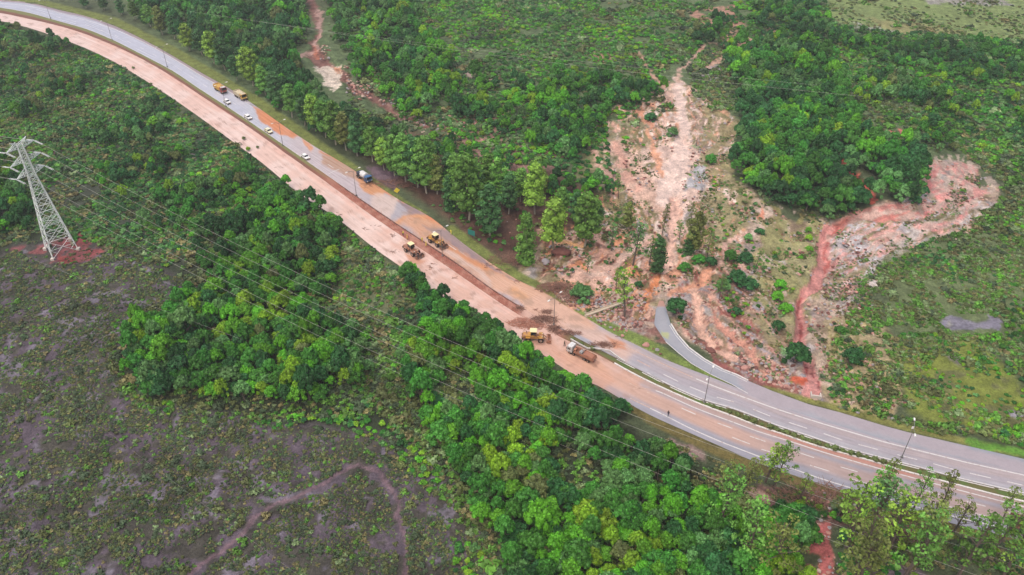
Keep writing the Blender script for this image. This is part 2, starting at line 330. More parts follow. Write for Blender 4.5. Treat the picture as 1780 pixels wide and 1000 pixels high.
# wash streaks running down the slope
def streaks(poly, ang, along, across, th, c, wet, seed, op=.9):
    a = np.array(poly, float); i = np.nonzero((g.px > a[:,0].min()-10) & (g.px < a[:,0].max()+10) & (g.py > a[:,1].min()-10) & (g.py < a[:,1].max()+10))[0]
    X = g.x[i] + (fbm(g.x[i], g.y[i], 18, 3, seed) - .5) * 16; Y = g.y[i]; ca, sa = math.cos(ang), math.sin(ang); u = (X * ca + Y * sa) / along; v = (-X * sa + Y * ca) / across
    t = 0; A = 1.; T = 0
    for o in range(4): t = t + A * vn(u * 2 ** o, v * 2 ** o, seed + o); T += A; A *= .55
    m = ss(th - .03, th + .03, t / T) * (1 - ss(-3, 3, sdf(g.wx[i], g.wy[i], poly))) * op; g.put(i, m, c, wet, None)
W1 = [(1030,200),(1180,140),(1280,200),(1270,300),(1300,420),(1240,480),(1130,500),(1000,500),(980,430),(1040,360)]
streaks(W1, R(80), 12, 1.6, .52, (226,186,166), .5, 201); streaks(W1, R(80), 9, 1.2, .60, (214,152,118), .3, 211); streaks(W1, R(85), 7, 1.4, .60, (128,122,76), .05, 221); streaks(W1, R(85), 6, 1.2, .64, (238,214,202), .7, 231)
W2 = [(1180,490),(1260,440),(1340,500),(1380,600),(1390,690),(1300,660),(1220,610),(1170,560)]
streaks(W2, R(118), 10, 1.5, .52, (208,160,142), .3, 241); streaks(W2, R(118), 8, 1.2, .58, (124,112,78), .05, 251); streaks(W2, R(118), 8, 1.0, .60, (160,150,154), .35, 261); streaks(W2, R(118), 6, 1.0, .63, (150,84,74), .1, 271)
W3 = [(1320,340),(1440,390),(1420,500),(1380,600),(1330,520),(1290,440)]
streaks(W3, R(105), 9, 1.8, .54, (140,132,82), .05, 281); streaks(W3, R(105), 9, 1.3, .60, (198,178,166), .2, 291)
W4 = [(1440,390),(1700,300),(1700,380),(1640,410),(1560,460),(1500,520),(1440,560)]
streaks(W4, R(35), 8, 1.6, .55, (220,160,150), .5, 301); streaks(W4, R(35), 7, 1.3, .58, (140,130,96), .05, 311); streaks(W4, R(35), 6, 1.2, .62, (204,200,206), .5, 321)
W5 = [(940,400),(1060,380),(1150,460),(1140,560),(1000,560),(940,510)]
streaks(W5, R(70), 7, 1.3, .53, (222,176,152), .4, 331); streaks(W5, R(60), 6, 1.1, .60, (218,144,98), .4, 341); streaks(W5, R(60), 6, 1.2, .58, (126,112,74), .05, 351); streaks(W5, R(60), 5, 1.0, .64, (130,78,66), .1, 361)
streaks([(1440,560),(1500,520),(1570,690),(1540,735),(1440,700)], R(95), 8, 1.2, .55, (184,166,120), .05, 371); streaks([(1440,560),(1500,520),(1570,690),(1540,735),(1440,700)], R(95), 8, 1.2, .60, (128,124,72), .05, 381)
streaks([(1000,230),(1120,200),(1140,330),(1100,400),(1000,380)], R(80), 9, 2.2, .47, (122,122,82), .05, 431, .8)
streaks([(1225,180),(1285,200),(1270,300),(1310,350),(1300,440),(1220,420),(1215,300)], R(85), 10, 2.6, .44, (150,142,100), .05, 441, .85)
streaks([(1340,380),(1440,390),(1420,520),(1385,620),(1330,600),(1300,480)], R(105), 10, 2.6, .44, (152,150,100), .05, 451, .85)
streaks([(1170,560),(1300,520),(1390,560),(1390,680),(1250,620)], R(118), 9, 2, .54, (156,136,108), .05, 461, .6)
# flows
FLOWS = []
def flow(pts, c, wet=.6, br=None, soft=2):
    pts = [(a, b_, w * 1.25) for a, b_, w in pts]; FLOWS.append(pts); g.line(pts, c, wet, soft, br)
def off_flow(px, py, k=1.1):
    ok = np.ones(len(px), bool)
    for f in FLOWS:
        w = max(p[2] for p in f)
        ok &= seg_d(px, py, [p[:2] for p in f]) > w * k * .8
    return ok
g.poly([(1120,255),(1170,250),(1215,280),(1225,330),(1200,360),(1165,375),(1130,350),(1105,300)], (230,196,180), .6, 9, (6,.36,5))
g.poly([(1035,240),(1100,240),(1120,300),(1180,360),(1140,370),(1060,320)], (214,176,156), .4, 7, (4,.42,5))
g.poly([(1190,280),(1230,280),(1225,340),(1190,330)], (178,176,180), .5, 6, (5,.5,5))
flow([(1178,135,5),(1180,165,6),(1188,200,6),(1190,240,8),(1180,280,14),(1165,320,20),(1155,350,14)], (236,206,192), .7)
flow([(1195,240,3),(1212,270,3),(1200,285,3)], (228,192,176)); flow([(1140,185,4),(1110,195,5),(1130,220,6)], (214,150,118), .3, (4,.42,3)); flow([(1120,225,3),(1135,260,4),(1150,300,5)], (220,158,122), .5)
flow([(1065,215,3),(1072,260,7),(1080,300,10),(1110,330,8)], (216,166,146), .4, (3,.4,3)); flow([(1022,250,3),(1035,290,3),(1070,310,3)], (206,164,144), .4)
flow([(1175,350,9),(1168,390,7),(1165,430,6),(1158,460,5),(1145,480,5),(1130,500,6)], (232,186,166), .7); flow([(1148,476,4),(1138,490,6),(1126,506,6)], (222,140,88), .6)
flow([(1130,405,3),(1080,450,4),(1060,480,5),(1000,480,6)], (224,188,170), .5); flow([(1125,470,4),(1115,430,3),(1150,400,3)], (216,170,150), .4, (3,.4,3))
flow([(1030,400,3),(1050,430,4),(1038,450,3)], (216,166,146), .4); flow([(960,418,4),(1010,425,3)], (226,168,110), .6)
g.poly([(985,455),(1060,465),(1120,490),(1080,500),(1000,500),(970,480)], (220,176,156), .4, 6, (3,.42,4)); flow([(990,462,4),(1010,455,5),(1025,470,4)], (222,146,100), .4)
g.poly([(930,500),(985,485),(1040,500),(1010,548),(985,540),(950,515)], (224,164,130), .5, 5); g.poly([(950,497),(985,492),(1015,505),(1000,515),(960,510)], (160,88,72), .2, 4, (2,.46,3)); g.poly([(970,505),(990,510),(988,528),(975,522)], (236,206,190), .5, 3)
flow([(1240,462,4),(1222,485,7),(1190,498,6),(1165,508,4)], (220,156,124), .5); flow([(1205,500,6),(1215,540,8),(1220,575,8),(1235,600,10),(1275,625,8)], (226,178,156), .5, (3,.36,3)); flow([(1236,512,2.5),(1238,545,3),(1250,570,4),(1290,600,6),(1330,650,7)], (214,150,128), .5, (3,.38,4))
flow([(1300,408,3),(1262,420,3),(1255,450,4),(1240,470,3)], (216,172,156), .4); flow([(1325,360,3),(1320,375,3)], (216,140,110), .3)
# red stream
g.poly([(1590,318),(1620,280),(1650,285),(1690,270),(1700,320),(1740,330),(1690,350),(1640,370),(1610,365)], (214,150,140), .5, 6, (5,.4,4)); g.poly([(1470,370),(1560,350),(1600,380),(1500,388)], (210,140,130), .5, 5, (4,.4,5))
flow([(1688,325,3),(1686,350,4),(1672,378,4),(1630,392,4),(1590,396,3)], (220,140,134), .7); flow([(1620,290,4),(1618,330,4.5),(1640,355,4),(1600,372,4)], (216,136,130), .6); flow([(1605,368,4),(1570,376,5),(1530,380,6),(1480,384,6),(1450,392,8),(1438,410,9)], (204,124,112), .8)
flow([(1438,400,9),(1434,430,10),(1436,460,10),(1420,490,10),(1400,505,8),(1391,520,6),(1390,560,9),(1394,590,7),(1402,610,6),(1408,640,8),(1408,685,14)], (212,142,134), .8)
flow([(1392,512,2),(1388,550,2),(1396,600,2),(1404,640,1.5),(1428,690,1.5)], (152,70,66), .5, None, 1.5); flow([(1450,395,3),(1436,430,2),(1440,470,2)], (190,96,86), .5, None, 2)
flow([(1460,275,3),(1478,295,4),(1512,318,4),(1520,335,5),(1512,350,4)], (206,96,76), .5); flow([(1540,232,5),(1560,225,6),(1585,245,6),(1600,260,4)], (196,118,104), .2, (4,.42,2)); flow([(1500,250,5),(1520,235,5)], (196,118,104), .2)
g.poly([(1370,655),(1400,660),(1395,672),(1372,664)], (214,96,60), .3, 3); g.poly([(1690,375),(1730,380),(1720,390),(1700,388)], (200,170,158), .2, 3); flow([(1700,412,2),(1740,408,2)], (196,120,104), .2)
streaks(W4, R(35), 7, 1.3, .56, (196,180,166), .3, 411, .6); streaks([(1590,318),(1620,270),(1710,270),(1740,330),(1690,380),(1600,385)], R(60), 7, 1.3, .54, (190,170,156), .3, 421, .75)
KA = KA0
flow([(1178,140,4),(1192,115,3),(1210,95,3),(1225,80,3)], (212,176,156), .3, (5,.44,6)); flow([(1150,150,3),(1125,118,3),(1110,92,3)], (206,160,136), .3, (5,.42,7)); flow([(1230,120,4),(1290,80,5),(1350,58,5)], (206,164,142), .3, (6,.42,8))
# eastern slope: scrub, yellow moss, pools
g.poly([(1530,450),(1600,420),(1700,400),(1900,380),(1900,620),(1700,620),(1600,600),(1540,560)], (112,128,84), .05, 10)
g.poly([(1560,600),(1700,590),(1780,680),(1900,720),(1900,790),(1780,770),(1640,740),(1580,720)], (132,144,58), .05, 10); g.poly([(1590,640),(1780,660),(1800,760),(1640,730)], (112,112,76), .05, 8, (5,.5,3), .8)
g.poly([(1632,560),(1650,548),(1690,556),(1735,560),(1742,575),(1700,572),(1660,574)], (138,134,150), .6, 3); g.poly([(1715,548),(1745,560),(1740,580),(1722,570)], (138,134,150), .5, 3); g.line([(1652,560,1.6),(1653,580,1.6)], (168,166,160), .3, 1)
g.poly([(1750,716),(1800,716),(1800,732),(1758,728)], (150,146,158), .6, 3); g.poly([(1640,600),(1690,620),(1680,640),(1650,625)], (128,122,122), .2, 5, (4,.5,3))
# verges beside the carriageways
def verge(pts, c=(124,136,66), w=6, off=-6, soft=2.2): g.line([(x, yl(TE, x) + off * k, w * k) for x, k in pts], c, .05, soft, None, 1, False)
verge([(-300,.9),(60,.9),(100,1.0),(200,1.3),(300,1.5),(450,1.6),(550,1.4),(620,.9),(700,.6),(740,.3)]); verge([(785,1.4),(810,1.7),(850,1.5),(900,1.5),(945,1.2),(985,.2)])
verge([(1003,.9),(1018,.6),(1058,1.6),(1119,1.9),(1170,1.4),(1202,.9),(1240,.6),(1296,.1)], (126,148,70))
g.line([(x, yl(RR, x) - 5 * k, 5 * k) for x, k in ((1330,.5),(1400,1.2),(1480,1.4),(1560,1.3),(1700,1.4),(1900,1.8))], (138,140,70), .05, 2.5, None, 1, False)
g.line([(1680,764,5),(1740,780,7),(1800,792,9)], (104,160,50), .05, 4)
g.line([(x, yl(BE, x) + 8 * k, 9 * k) for x, k in ((1080,.5),(1130,1),(1200,1.2),(1300,1.2),(1420,1.1),(1560,1),(1700,1),(2000,1.2))], (124,112,62), .05, 3, None, 1, False)
g.poly([(1165,760),(1220,785),(1225,805),(1180,790)], (156,132,124), .1, 5); g.poly([(1280,840),(1420,850),(1480,880),(1560,900),(1640,930),(1600,950),(1440,920),(1400,900),(1320,880)], (122,92,84), .1, 7, (5,.4,3))
g.poly([(1290,845),(1345,862),(1330,875),(1290,865)], (178,148,128), .1, 4); g.poly([(1405,910),(1440,905),(1445,960),(1450,1020),(1385,1020),(1395,960)], (206,112,108), .3, 5, (5,.36,3)); g.poly([(1440,930),(1560,960),(1620,1010),(1450,1010)], (132,118,128), .2, 6, (4,.5,3))
g.line([(1018,549,2.6),(1050,539,2.6),(1082,527,2.6)], (214,190,164), .1, 1, None, 1, False)
# streams cut into the ground
dep = np.zeros(len(gx))
def carve(pts, d):
    a = np.array(pts, float); q = 30
    i = np.nonzero((g.px > a[:,0].min()-q) & (g.px < a[:,0].max()+q) & (g.py > a[:,1].min()-q) & (g.py < a[:,1].max()+q))[0]
    s_ = seg_d(g.wx[i], g.wy[i], [p[:2] for p in pts]); w = np.interp(g.py[i], *np.array(sorted((p[1], p[2]) for p in pts)).T)
    dep[i] = np.maximum(dep[i], d * (1 - ss(w * .7, w * 1.6, s_)))
carve([(1450,392,9),(1436,430,10),(1436,460,11),(1420,490,10),(1391,520,7),(1390,560,9),(1394,590,8),(1402,610,7),(1408,640,8)], 1.6)
carve([(1175,350,9),(1168,390,7),(1158,460,6),(1130,500,5)], 1.0); carve([(1205,500,6),(1220,575,8),(1235,600,8)], .9); carve([(1236,512,3),(1250,570,4),(1290,600,5)], .8); carve([(1240,462,5),(1222,485,6),(1190,498,6)], 1.0)
carve([(1478,295,5),(1512,318,5),(1520,335,6)], 1.0); carve([(548,70,8),(545,95,12),(590,125,12),(640,165,12),(700,200,10)], 1.2)
dr = np.minimum(seg_d(gx, gy, CENT), seg_d(gx, gy, RC) + 8.5)
rm = 1 - ss(-4, 6, sdf(g.px, g.py, bowl)); fine = (fbm(gx, gy, 5, 4, 41) - .5); ridg = 1 - np.abs(fbm(gx, gy, 9, 4, 51) * 2 - 1)
gz2 = gz - dep + ss(13.2, 17, dr) * (fine * (.7 + 1.3 * rm) + rm * (ridg - .8) * 1.6)
gz2 = np.minimum(gz2, np.where(dr < 13.2, 0.0, 1e9)); gz2 -= .25 * (dr < 13.2)
gz2 = np.where((dr >= 9) & (dr < 13.2), np.interp(dr, [9, 10.5, 13.2], [-.25, -.02, .0]), gz2)
me = npmesh('ground', np.stack([gx, gy, gz2], 1), grid_faces(len(yy), len(xs)), M_ground, True); cattr(me, 'Col', g.C); fattr(me, 'wet', g.w)
tag(link('ground', me), kind='structure')

# ------------------------------------------------------------------ carriageways
def strip(name, top, bot, x0, x1, z, base, wet, painter=None, nc=34, step=4, smooth=True, pairs=False, zf=None):
    if pairs:
        def res(pl, n):
            a = np.array(pl, float); d = np.r_[0, np.cumsum(np.hypot(*np.diff(a, axis=0).T))]; t = np.linspace(0, d[-1], n)
            return np.interp(t, d, a[:, 0]), np.interp(t, d, a[:, 1])
        n = 220; ax, ay = res(top, n); bx, by = res(bot, n)
    else:
        ax = bx = np.arange(x0, x1 + .1, step); ay, by = smooth_line(top, ax), smooth_line(bot, bx)
    A = np.stack(W(ax, ay, z), 1); B = np.stack(W(bx, by, z), 1); t = np.linspace(0, 1, nc)[None, :, None]
    P = (A[:, None] * (1 - t) + B[:, None] * t).reshape(-1, 2); zz = np.full(len(P), z)
    p = Paint(P[:, 0], P[:, 1], zz, base, wet, 4); p.t = np.tile(t.ravel(), len(ax))
    if painter: painter(p)
    if zf is not None: zz = zz + zf(p)
    me = npmesh(name, np.stack([P[:, 0], P[:, 1], zz], 1), grid_faces(len(ax), nc), M_road, True); cattr(me, 'Col', p.C); fattr(me, 'wet', p.w)
    return tag(link(name, me), kind='structure')
BIG = [(-500,-100),(2400,-100),(2400,1200),(-500,1200)]
def tb(p, a, b, rgb, wet, soft=.06, x0=None, x1=None, sx=40, br=None, op=1):
    """a band along the lane (a..b across the strip), between photo columns x0..x1"""
    t = p.t + (fbm(p.x, p.y, 9, 3, 61) - .5) * .12
    m = ss(a - soft, a + soft, t) * (1 - ss(b - soft, b + soft, t)) * op
    if x0 is not None: m = m * ss(x0 - sx, x0 + sx, p.px)
    if x1 is not None: m = m * (1 - ss(x1 - sx, x1 + sx, p.px))
    p.put(np.arange(p.n), m, rgb, wet, br)
MUDP, MUDO, MUDB = (240,202,188), (220,146,98), (208,160,136)
def wear(p, k=.9):
    tt = p.t * 26 + vn(p.px / 90, p.px * 0, 71) * 1.5; st = vn(p.px / 45, tt, 72); s2 = vn(p.px / 20, tt * 2.3, 73)
    f = 1 + (st - .5) * .16 * k + (s2 - .5) * .10 * k; p.C *= f[:, None]; p.w = np.clip(p.w + (st - .5) * .5, 0, 1)
def paint_up(p):
    tb(p, -1, 2, (206,208,224), 1, x1=560, sx=90); tb(p, -.1, .17, (168,150,158), .6, .05, x1=440); tb(p, .3, .7, (196,186,196), .8, x0=1100, br=(14,.5,3), op=.4)  # first band paints the wet road's white sky sheen into the asphalt colour
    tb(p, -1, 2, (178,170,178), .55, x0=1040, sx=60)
    tb(p, .12, .42, (190,172,170), .4, .08, x0=1060, op=.6); tb(p, .72, .95, (184,184,192), .4, x0=1000, op=.6)
    tb(p, -.2, 2, (214,196,200), .9, x0=490, x1=640, sx=30, op=.7)
    p.poly([(436,186),(455,193),(512,228),(520,238),(505,240),(490,226),(470,222),(452,212)], (216,142,98), .5, 3)
    p.poly([(448,196),(480,205),(505,225),(498,235),(478,228),(460,214)], (226,146,100), .6, 3); p.poly([(494,220),(508,228),(503,238),(496,234)], (222,150,112), .5, 2)
    p.poly([(524,240),(548,254),(544,262),(528,250)], (226,160,124), .6, 2.5); p.line([(560,262,3),(620,298,4),(680,338,5),(730,365,5)], (220,150,110), .6, 3)
    p.poly([(563,268),(600,285),(640,310),(630,318),(590,300),(562,285)], (196,160,142), .7, 4); p.poly([(618,312),(650,318),(672,332),(655,345),(630,330)], (222,158,112), .7, 4)
    p.poly([(655,335),(690,345),(680,380),(650,365),(640,345)], (232,206,196), .8, 5, None, .8)
    p.poly([(690,345),(740,372),(800,405),(780,400),(720,385)], (158,138,146), .6, 3)
    p.poly([(690,385),(720,375),(760,372),(800,420),(1000,535),(1040,570),(1000,585),(900,530),(760,440)], (222,170,140), .8, 9)
    p.line([(690,388,5),(712,376,4),(745,378,4),(790,400,3)], (228,164,118), .7, 3); p.line([(745,372,7),(790,398,5)], (224,142,98), .5, 4)
    p.poly([(735,392),(790,402),(840,450),(860,470),(820,455),(770,415)], (170,146,146), .6, 5); p.line([(775,425,8),(820,455,9),(870,485,8),(900,505,6)], (222,150,102), .7, 6, (5,.4,3), .9)
    p.line([(745,415,5),(800,450,5),(860,495,5),(930,540,3)], (222,190,176), .8, 5); p.line([(790,420,3),(850,462,3),(900,492,2)], (156,132,138), .5, 2, (5,.42,3), .8)
    p.poly([(850,470),(940,510),(1000,540),(1040,575),(1000,585),(920,535),(860,500)], (230,182,154), .85, 8); p.line([(890,505,6),(920,525,7),(900,530,6)], (230,170,122), .7, 6)
    p.poly([(900,525),(940,512),(990,530),(1020,570),(960,575),(905,545)], (230,184,160), .8, 6)
    p.poly([(975,560),(1060,580),(1110,608),(1090,625),(1010,592)], (220,186,172), .5, 9); p.poly([(1055,585),(1090,596),(1096,606),(1070,604)], (214,150,116), .6, 5)
    p.poly([(968,568),(1000,580),(1040,600),(1080,625),(1060,622),(990,585)], (178,176,188), .6, 4); p.line([(850,500,2),(880,515,3),(905,532,3)], (196,180,186), .5, 3)
    wear(p); p.line([(1500,749,.8),(1522,755,.9),(1540,764,.9),(1548,772,.8)], (120,110,116), .3, 1, None, .8, False)
    tb(p, -1, 3, (170,140,120), .5, x0=660, x1=1040, br=(3,.66,9), op=.5)
KA = KA0 * 1.05
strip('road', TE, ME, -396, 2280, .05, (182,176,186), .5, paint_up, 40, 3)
def paint_low(p):
    tb(p, -1, 3, (166,164,176), .45, x0=1050, sx=30)
    tb(p, -1, 3, MUDP, .62, x1=1090, sx=70)
    tb(p, -1, 3, (247,222,214), .62, x1=760, sx=120, br=(10,.45,3), op=.6)
    tb(p, .05, .25, (236,186,168), .55, x0=120, x1=900, br=(8,.42,5), op=.7); tb(p, .4, .5, (228,188,172), .55, .03, x0=100, x1=900, br=(8,.44,6), op=.55)
    tb(p, .75, .85, (224,188,174), .55, .03, x0=150, x1=900, br=(8,.46,7), op=.5); tb(p, -.1, .04, (196,120,104), .4, .02, x1=600, op=.8)
    tb(p, .3, .66, (208,168,148), .5, .09, x0=1000, sx=60, op=.55); tb(p, .25, .7, (218,172,148), .5, .09, x0=1000, x1=1330, sx=90, op=.55); tb(p, -.1, .2, (200,160,140), .4, .06, x0=1000, op=.6)
    tb(p, -.1, .12, (196,140,124), .3, .05, x0=1330, x1=1600, sx=30, op=.9); tb(p, .8, 2, (166,164,176), .5, .06, x0=1010, sx=30)
    p.poly([(985,605),(1040,615),(1070,660),(1050,675),(990,645),(960,620)], (224,168,136), .7, 8, None, .7); p.poly([(705,440),(745,450),(730,462),(712,455)], (216,150,112), .8, 4, None, .8)
    p.poly([(1520,820),(1600,832),(1610,850),(1540,842)], (204,150,140), .4, 5, (4,.42,4)); p.poly([(910,590),(960,590),(990,625),(930,610)], (216,160,132), .7, 6, None, .7)
    p.poly([(1090,640),(1120,660),(1100,680),(1070,650)], (222,172,146), .6, 6, None, .6)
    tb(p, -1, 3, (170,130,112), .5, x1=1100, br=(2.2,.70,9), op=.6); tb(p, -1, 3, (226,174,150), .8, x0=650, x1=1080, br=(6,.52,15), op=.5); wear(p)
strip('road', NE, BE, -396, 2280, .05, (172,168,178), .5, paint_low, 40, 3)
strip('ramp_road', RL, RR, 0, 0, .046, (160,164,176), .45, lambda p: (tb(p, .2, .8, (176,176,184), .4, .1, op=.6), p.poly([(1280,655),(1500,720),(1800,810),(1800,830),(1300,690)], (180,170,178), .4, 8), p.poly([(1130,500),(1160,500),(1165,532),(1130,532)], (196,150,134), .3, 4), p.poly([(1153,578),(1168,580),(1166,588),(1155,586)], (186,190,140), .3, 2)), 22, pairs=True)
KA = KA0
def paint_med(p):
    tb(p, -1, 3, (138,140,88), .05, x1=620, sx=60); tb(p, .55, 3, (140,96,80), .1, .08, x1=620)
    tb(p, -1, 3, (176,108,90), .2, x0=560, x1=1000, sx=40); tb(p, -1, 3, (206,150,130), .3, x0=580, x1=1000, br=(1.6,.56,3), op=.7); tb(p, .0, .2, (120,84,74), .1, .06, x0=580, x1=900, br=(2,.4,3))
    tb(p, -1, 3, (226,182,164), .5, x0=905, x1=968, sx=12)
    tb(p, -1, 3, (118,116,70), .05, x0=985, sx=16); tb(p, -1, 3, (96,128,62), .05, x0=1060, br=(3,.5,3), op=.8); tb(p, .0, .25, (112,92,70), .05, .1, x0=1000, op=.7); tb(p, .8, 1.2, (140,98,78), .05, .1, x0=1000, op=.7)
def zmed(p):
    z = .14 + (fbm(p.x, p.y, 1.6, 3, 3) - .5) * .25; e = np.minimum(p.t, 1 - p.t); z = z * ss(-.05, .12, e)
    mud = ss(900, 912, p.px) * (1 - ss(960, 972, p.px)); return z * (1 - mud) + .02 * mud
strip('median', [(x, y - 1) for x, y in ME], [(x, y + 1) for x, y in NE], -396, 2280, .06, (130,128,84), .05, paint_med, 14, 3, zf=zmed)

# ------------------------------------------------------------------ markings and kerbs
def wpl(pl, z=0):
    return [Vector((*W(x, y, z), z)) for x, y in pl]
def resample(pts, step):
    out = [pts[0]]; acc = 0
    for a, b in zip(pts[:-1], pts[1:]):
        L = (b - a).length; n = max(1, int(L / step))
        for i in range(1, n + 1): out.append(a.lerp(b, i / n))
    return out
def ribbon(bm, pts, w, z):
    prev = None
    for i, p in enumerate(pts):
        d = (pts[min(i + 1, len(pts) - 1)] - pts[max(i - 1, 0)]).normalized(); n = Vector((-d.y, d.x, 0)) * w / 2
        a = bm.verts.new((p.x + n.x, p.y + n.y, z)); b = bm.verts.new((p.x - n.x, p.y - n.y, z))
        if prev: bm.faces.new((prev[0], prev[1], b, a))
        prev = (a, b)
def xline(pl, x0, x1, off=0, st=8):
    x = np.arange(x0, x1 + .1, st); return list(zip(x, smooth_line(pl, x) + off))
def dash_at(px, py, pl, ln):
    s = (yl(pl, px + 12) - yl(pl, px - 12)) / 24; a = wpl([(px - 10, py - 10 * s), (px + 10, py + 10 * s)], .06); d = (a[1] - a[0]).normalized(); c = wpl([(px, py)], .06)[0]
    return [c - d * ln / 2, c + d * ln / 2]
M_white = muddy('road_paint_white', (236,232,232), (205,180,168), .25, .6); M_dirty = muddy('road_paint_muddy', (232,206,190), (215,175,155), .9, .5)
bm = bmesh.new()
ribbon(bm, wpl(xline(RE, -190, 436), .06), .3, .056); ribbon(bm, wpl(xline(RE2, 1210, 1990), .06), .34, .056)
ribbon(bm, wpl(xline(ME, -390, 640, -1.6), .06), .18, .056); ribbon(bm, wpl(xline(ME, 1130, 2000, -3), .06), .28, .056)
ribbon(bm, wpl(xline(LM, 1140, 1990), .06), .28, .056); ribbon(bm, wpl(xline(LR, 1130, 1990), .06), .3, .056)
for px in range(-180, 450, 1):
    pass
w0 = resample(wpl([(x, (yl(RE, x) + yl(ME, x)) / 2) for x in range(-190, 440, 10)], .06), .5); acc = 0; k = 0
for i in range(0, len(w0) - 14, 24): ribbon(bm, w0[i:i + 8], .22, .056)
for px in (1166,1213,1261,1324,1387,1448,1509,1577,1640,1704,1769,1833): ribbon(bm, dash_at(px, (yl(RE2, px) * .47 + yl(ME, px) * .53), ME, 4.2), .26, .056)
for px, py in ((1197,715),(1260,740),(1317,763),(1401,791),(1476,816),(1551,837.5),(1620,856),(1697,876),(1768,895)): ribbon(bm, dash_at(px, py, LM, 3.6), .24, .056)
for px, py in ((1288,766),(1340,786),(1425,814),(1498,838),(1570,858),(1640,878),(1712,897)): ribbon(bm, dash_at(px, py, LM, 4.2), .24, .056)
for px, py in ((575,289),(597,305),(786,430),(1137,654)): ribbon(bm, dash_at(px, py, ME, 4), .25, .056)
ribbon(bm, wpl([(571,302),(590,294)], .06), .35, .056)
ribbon(bm, wpl(RL[3:9], .06), .2, .056); ribbon(bm, wpl([(x - 2, y + 1.4) for x, y in RR[2:9]], .06), .2, .056)
me = bpy.data.meshes.new('road_markings'); bm.to_mesh(me); bm.free(); me.materials.append(M_white); tag(link('road_markings', me), kind='structure')
bm = bmesh.new(); ribbon(bm, wpl(xline(RE2, 1076, 1208), .06), .25, .056); ribbon(bm, wpl(xline(LM, 1100, 1138), .06), .22, .056); ribbon(bm, wpl([(1095,692),(1106,698),(1130,709)], .06), .26, .056)
for px, py in ((1119,632),(1137,688),(1106,672),(806,442)): ribbon(bm, dash_at(px, py, ME, 4), .24, .056)
me = bpy.data.meshes.new('road_markings'); bm.to_mesh(me); bm.free(); me.materials.append(M_dirty); tag(link('road_markings', me), kind='structure')
M_kerb = muddy('kerb_concrete', (246,242,238), (190,160,140), .1, .8)
def kerb(pl, x0, x1, off, w=.3, h=.2, m=M_kerb):
    pts = wpl(xline(pl, x0, x1, off, 6), .1) if pl is not None else wpl(off, .1); V = []; n = len(pts)
    for i, p in enumerate(pts):
        d = (pts[min(i+1, n-1)] - pts[max(i-1, 0)]).normalized(); q = Vector((-d.y, d.x, 0)) * w / 2
        for s, z in ((1, .0), (1, h), (-1, h), (-1, .0)): V.append((p.x + q.x * s, p.y + q.y * s, z + .02))
    F = [(i*4+a, i*4+(a+1) % 4, i*4+4+(a+1) % 4, i*4+4+a) for i in range(n-1) for a in range(4)]
    tag(link('kerb', npmesh('kerb', V, F, m)), kind='structure')
kerb(NE, 1068, 2000, 0, .38, .24); kerb(ME, 1072, 2000, 1.2, .22, .2)
kerb(None, 0, 0, [(x + .6, y - .6) for x, y in RR[2:9]], .3, .22)
kerb(NE, -390, 560, -.5, .3, .18, mat('dark_drain', (130,90,82), .8)); kerb(ME, 600, 905, .8, .3, .3, mat('mud_caked_kerb', (120,84,76), .8))

# ------------------------------------------------------------------ plants
def leaves(rng, C, Rr, n, size, flat=.0, low=-.35, jit=.5):
    """leaf clumps spread over the surface of lobes C (k,3) with radii Rr"""
    V = []; A = []
    for c, r in zip(C, Rr):
        u = rng.normal(size=(n, 3)); u /= np.linalg.norm(u, axis=1)[:, None]; u[:, 2] = np.where(u[:, 2] < low, -u[:, 2], u[:, 2])
        rad = r * rng.uniform(.78, 1.12, n)[:, None]; p = c + u * rad * np.array([1, 1, .82])
        nn = u + rng.normal(size=(n, 3)) * jit; nn[:, 2] += flat; nn /= np.linalg.norm(nn, axis=1)[:, None]
        t = np.cross(nn, rng.normal(size=(n, 3))); t /= np.linalg.norm(t, axis=1)[:, None]; b = np.cross(nn, t)
        s = (size * rng.uniform(.6, 1.3, n))[:, None]; e = s * rng.uniform(.55, .9, n)[:, None]
        q = np.stack([p - t * s, p - b * e + nn * s * .12, p + t * s, p + b * e - nn * s * .1], 1)
        V.append(q.reshape(-1, 3)); lv = rng.uniform(.25, .75)
        A.append(np.repeat(np.clip(lv + rng.normal(0, .13, n), 0, 1), 4))
    V = np.concatenate(V); A = np.concatenate(A); return V, np.arange(len(V)).reshape(-1, 4), A
def sphere_pts(c, r, seg=7, rings=5):
    V = []; F = []
    for i in range(rings + 1):
        th = math.pi * i / rings
        for j in range(seg): V.append((c[0] + r * math.sin(th) * math.cos(2*math.pi*j/seg), c[1] + r * math.sin(th) * math.sin(2*math.pi*j/seg), c[2] + r * .8 * math.cos(th)))
    for i in range(rings):
        for j in range(seg): F.append((i*seg+j, (i+1)*seg+j, (i+1)*seg+(j+1) % seg, i*seg+(j+1) % seg))
    return np.array(V), np.array(F)
def crown(name, m, seed, C, Rr, n, size, core=.8, **k):
    rng = np.random.default_rng(seed); C = np.array(C); V, F, A = leaves(rng, C, Rr, n, size, **k)
    if core:
        for c, r in zip(C, Rr):
            v, f = sphere_pts(c, r * core); F = np.concatenate([F, f + len(V)]); V = np.concatenate([V, v]); A = np.concatenate([A, np.full(len(v), .4)])
    me = npmesh(name, V, F, m); fattr(me, 'v', A); return me
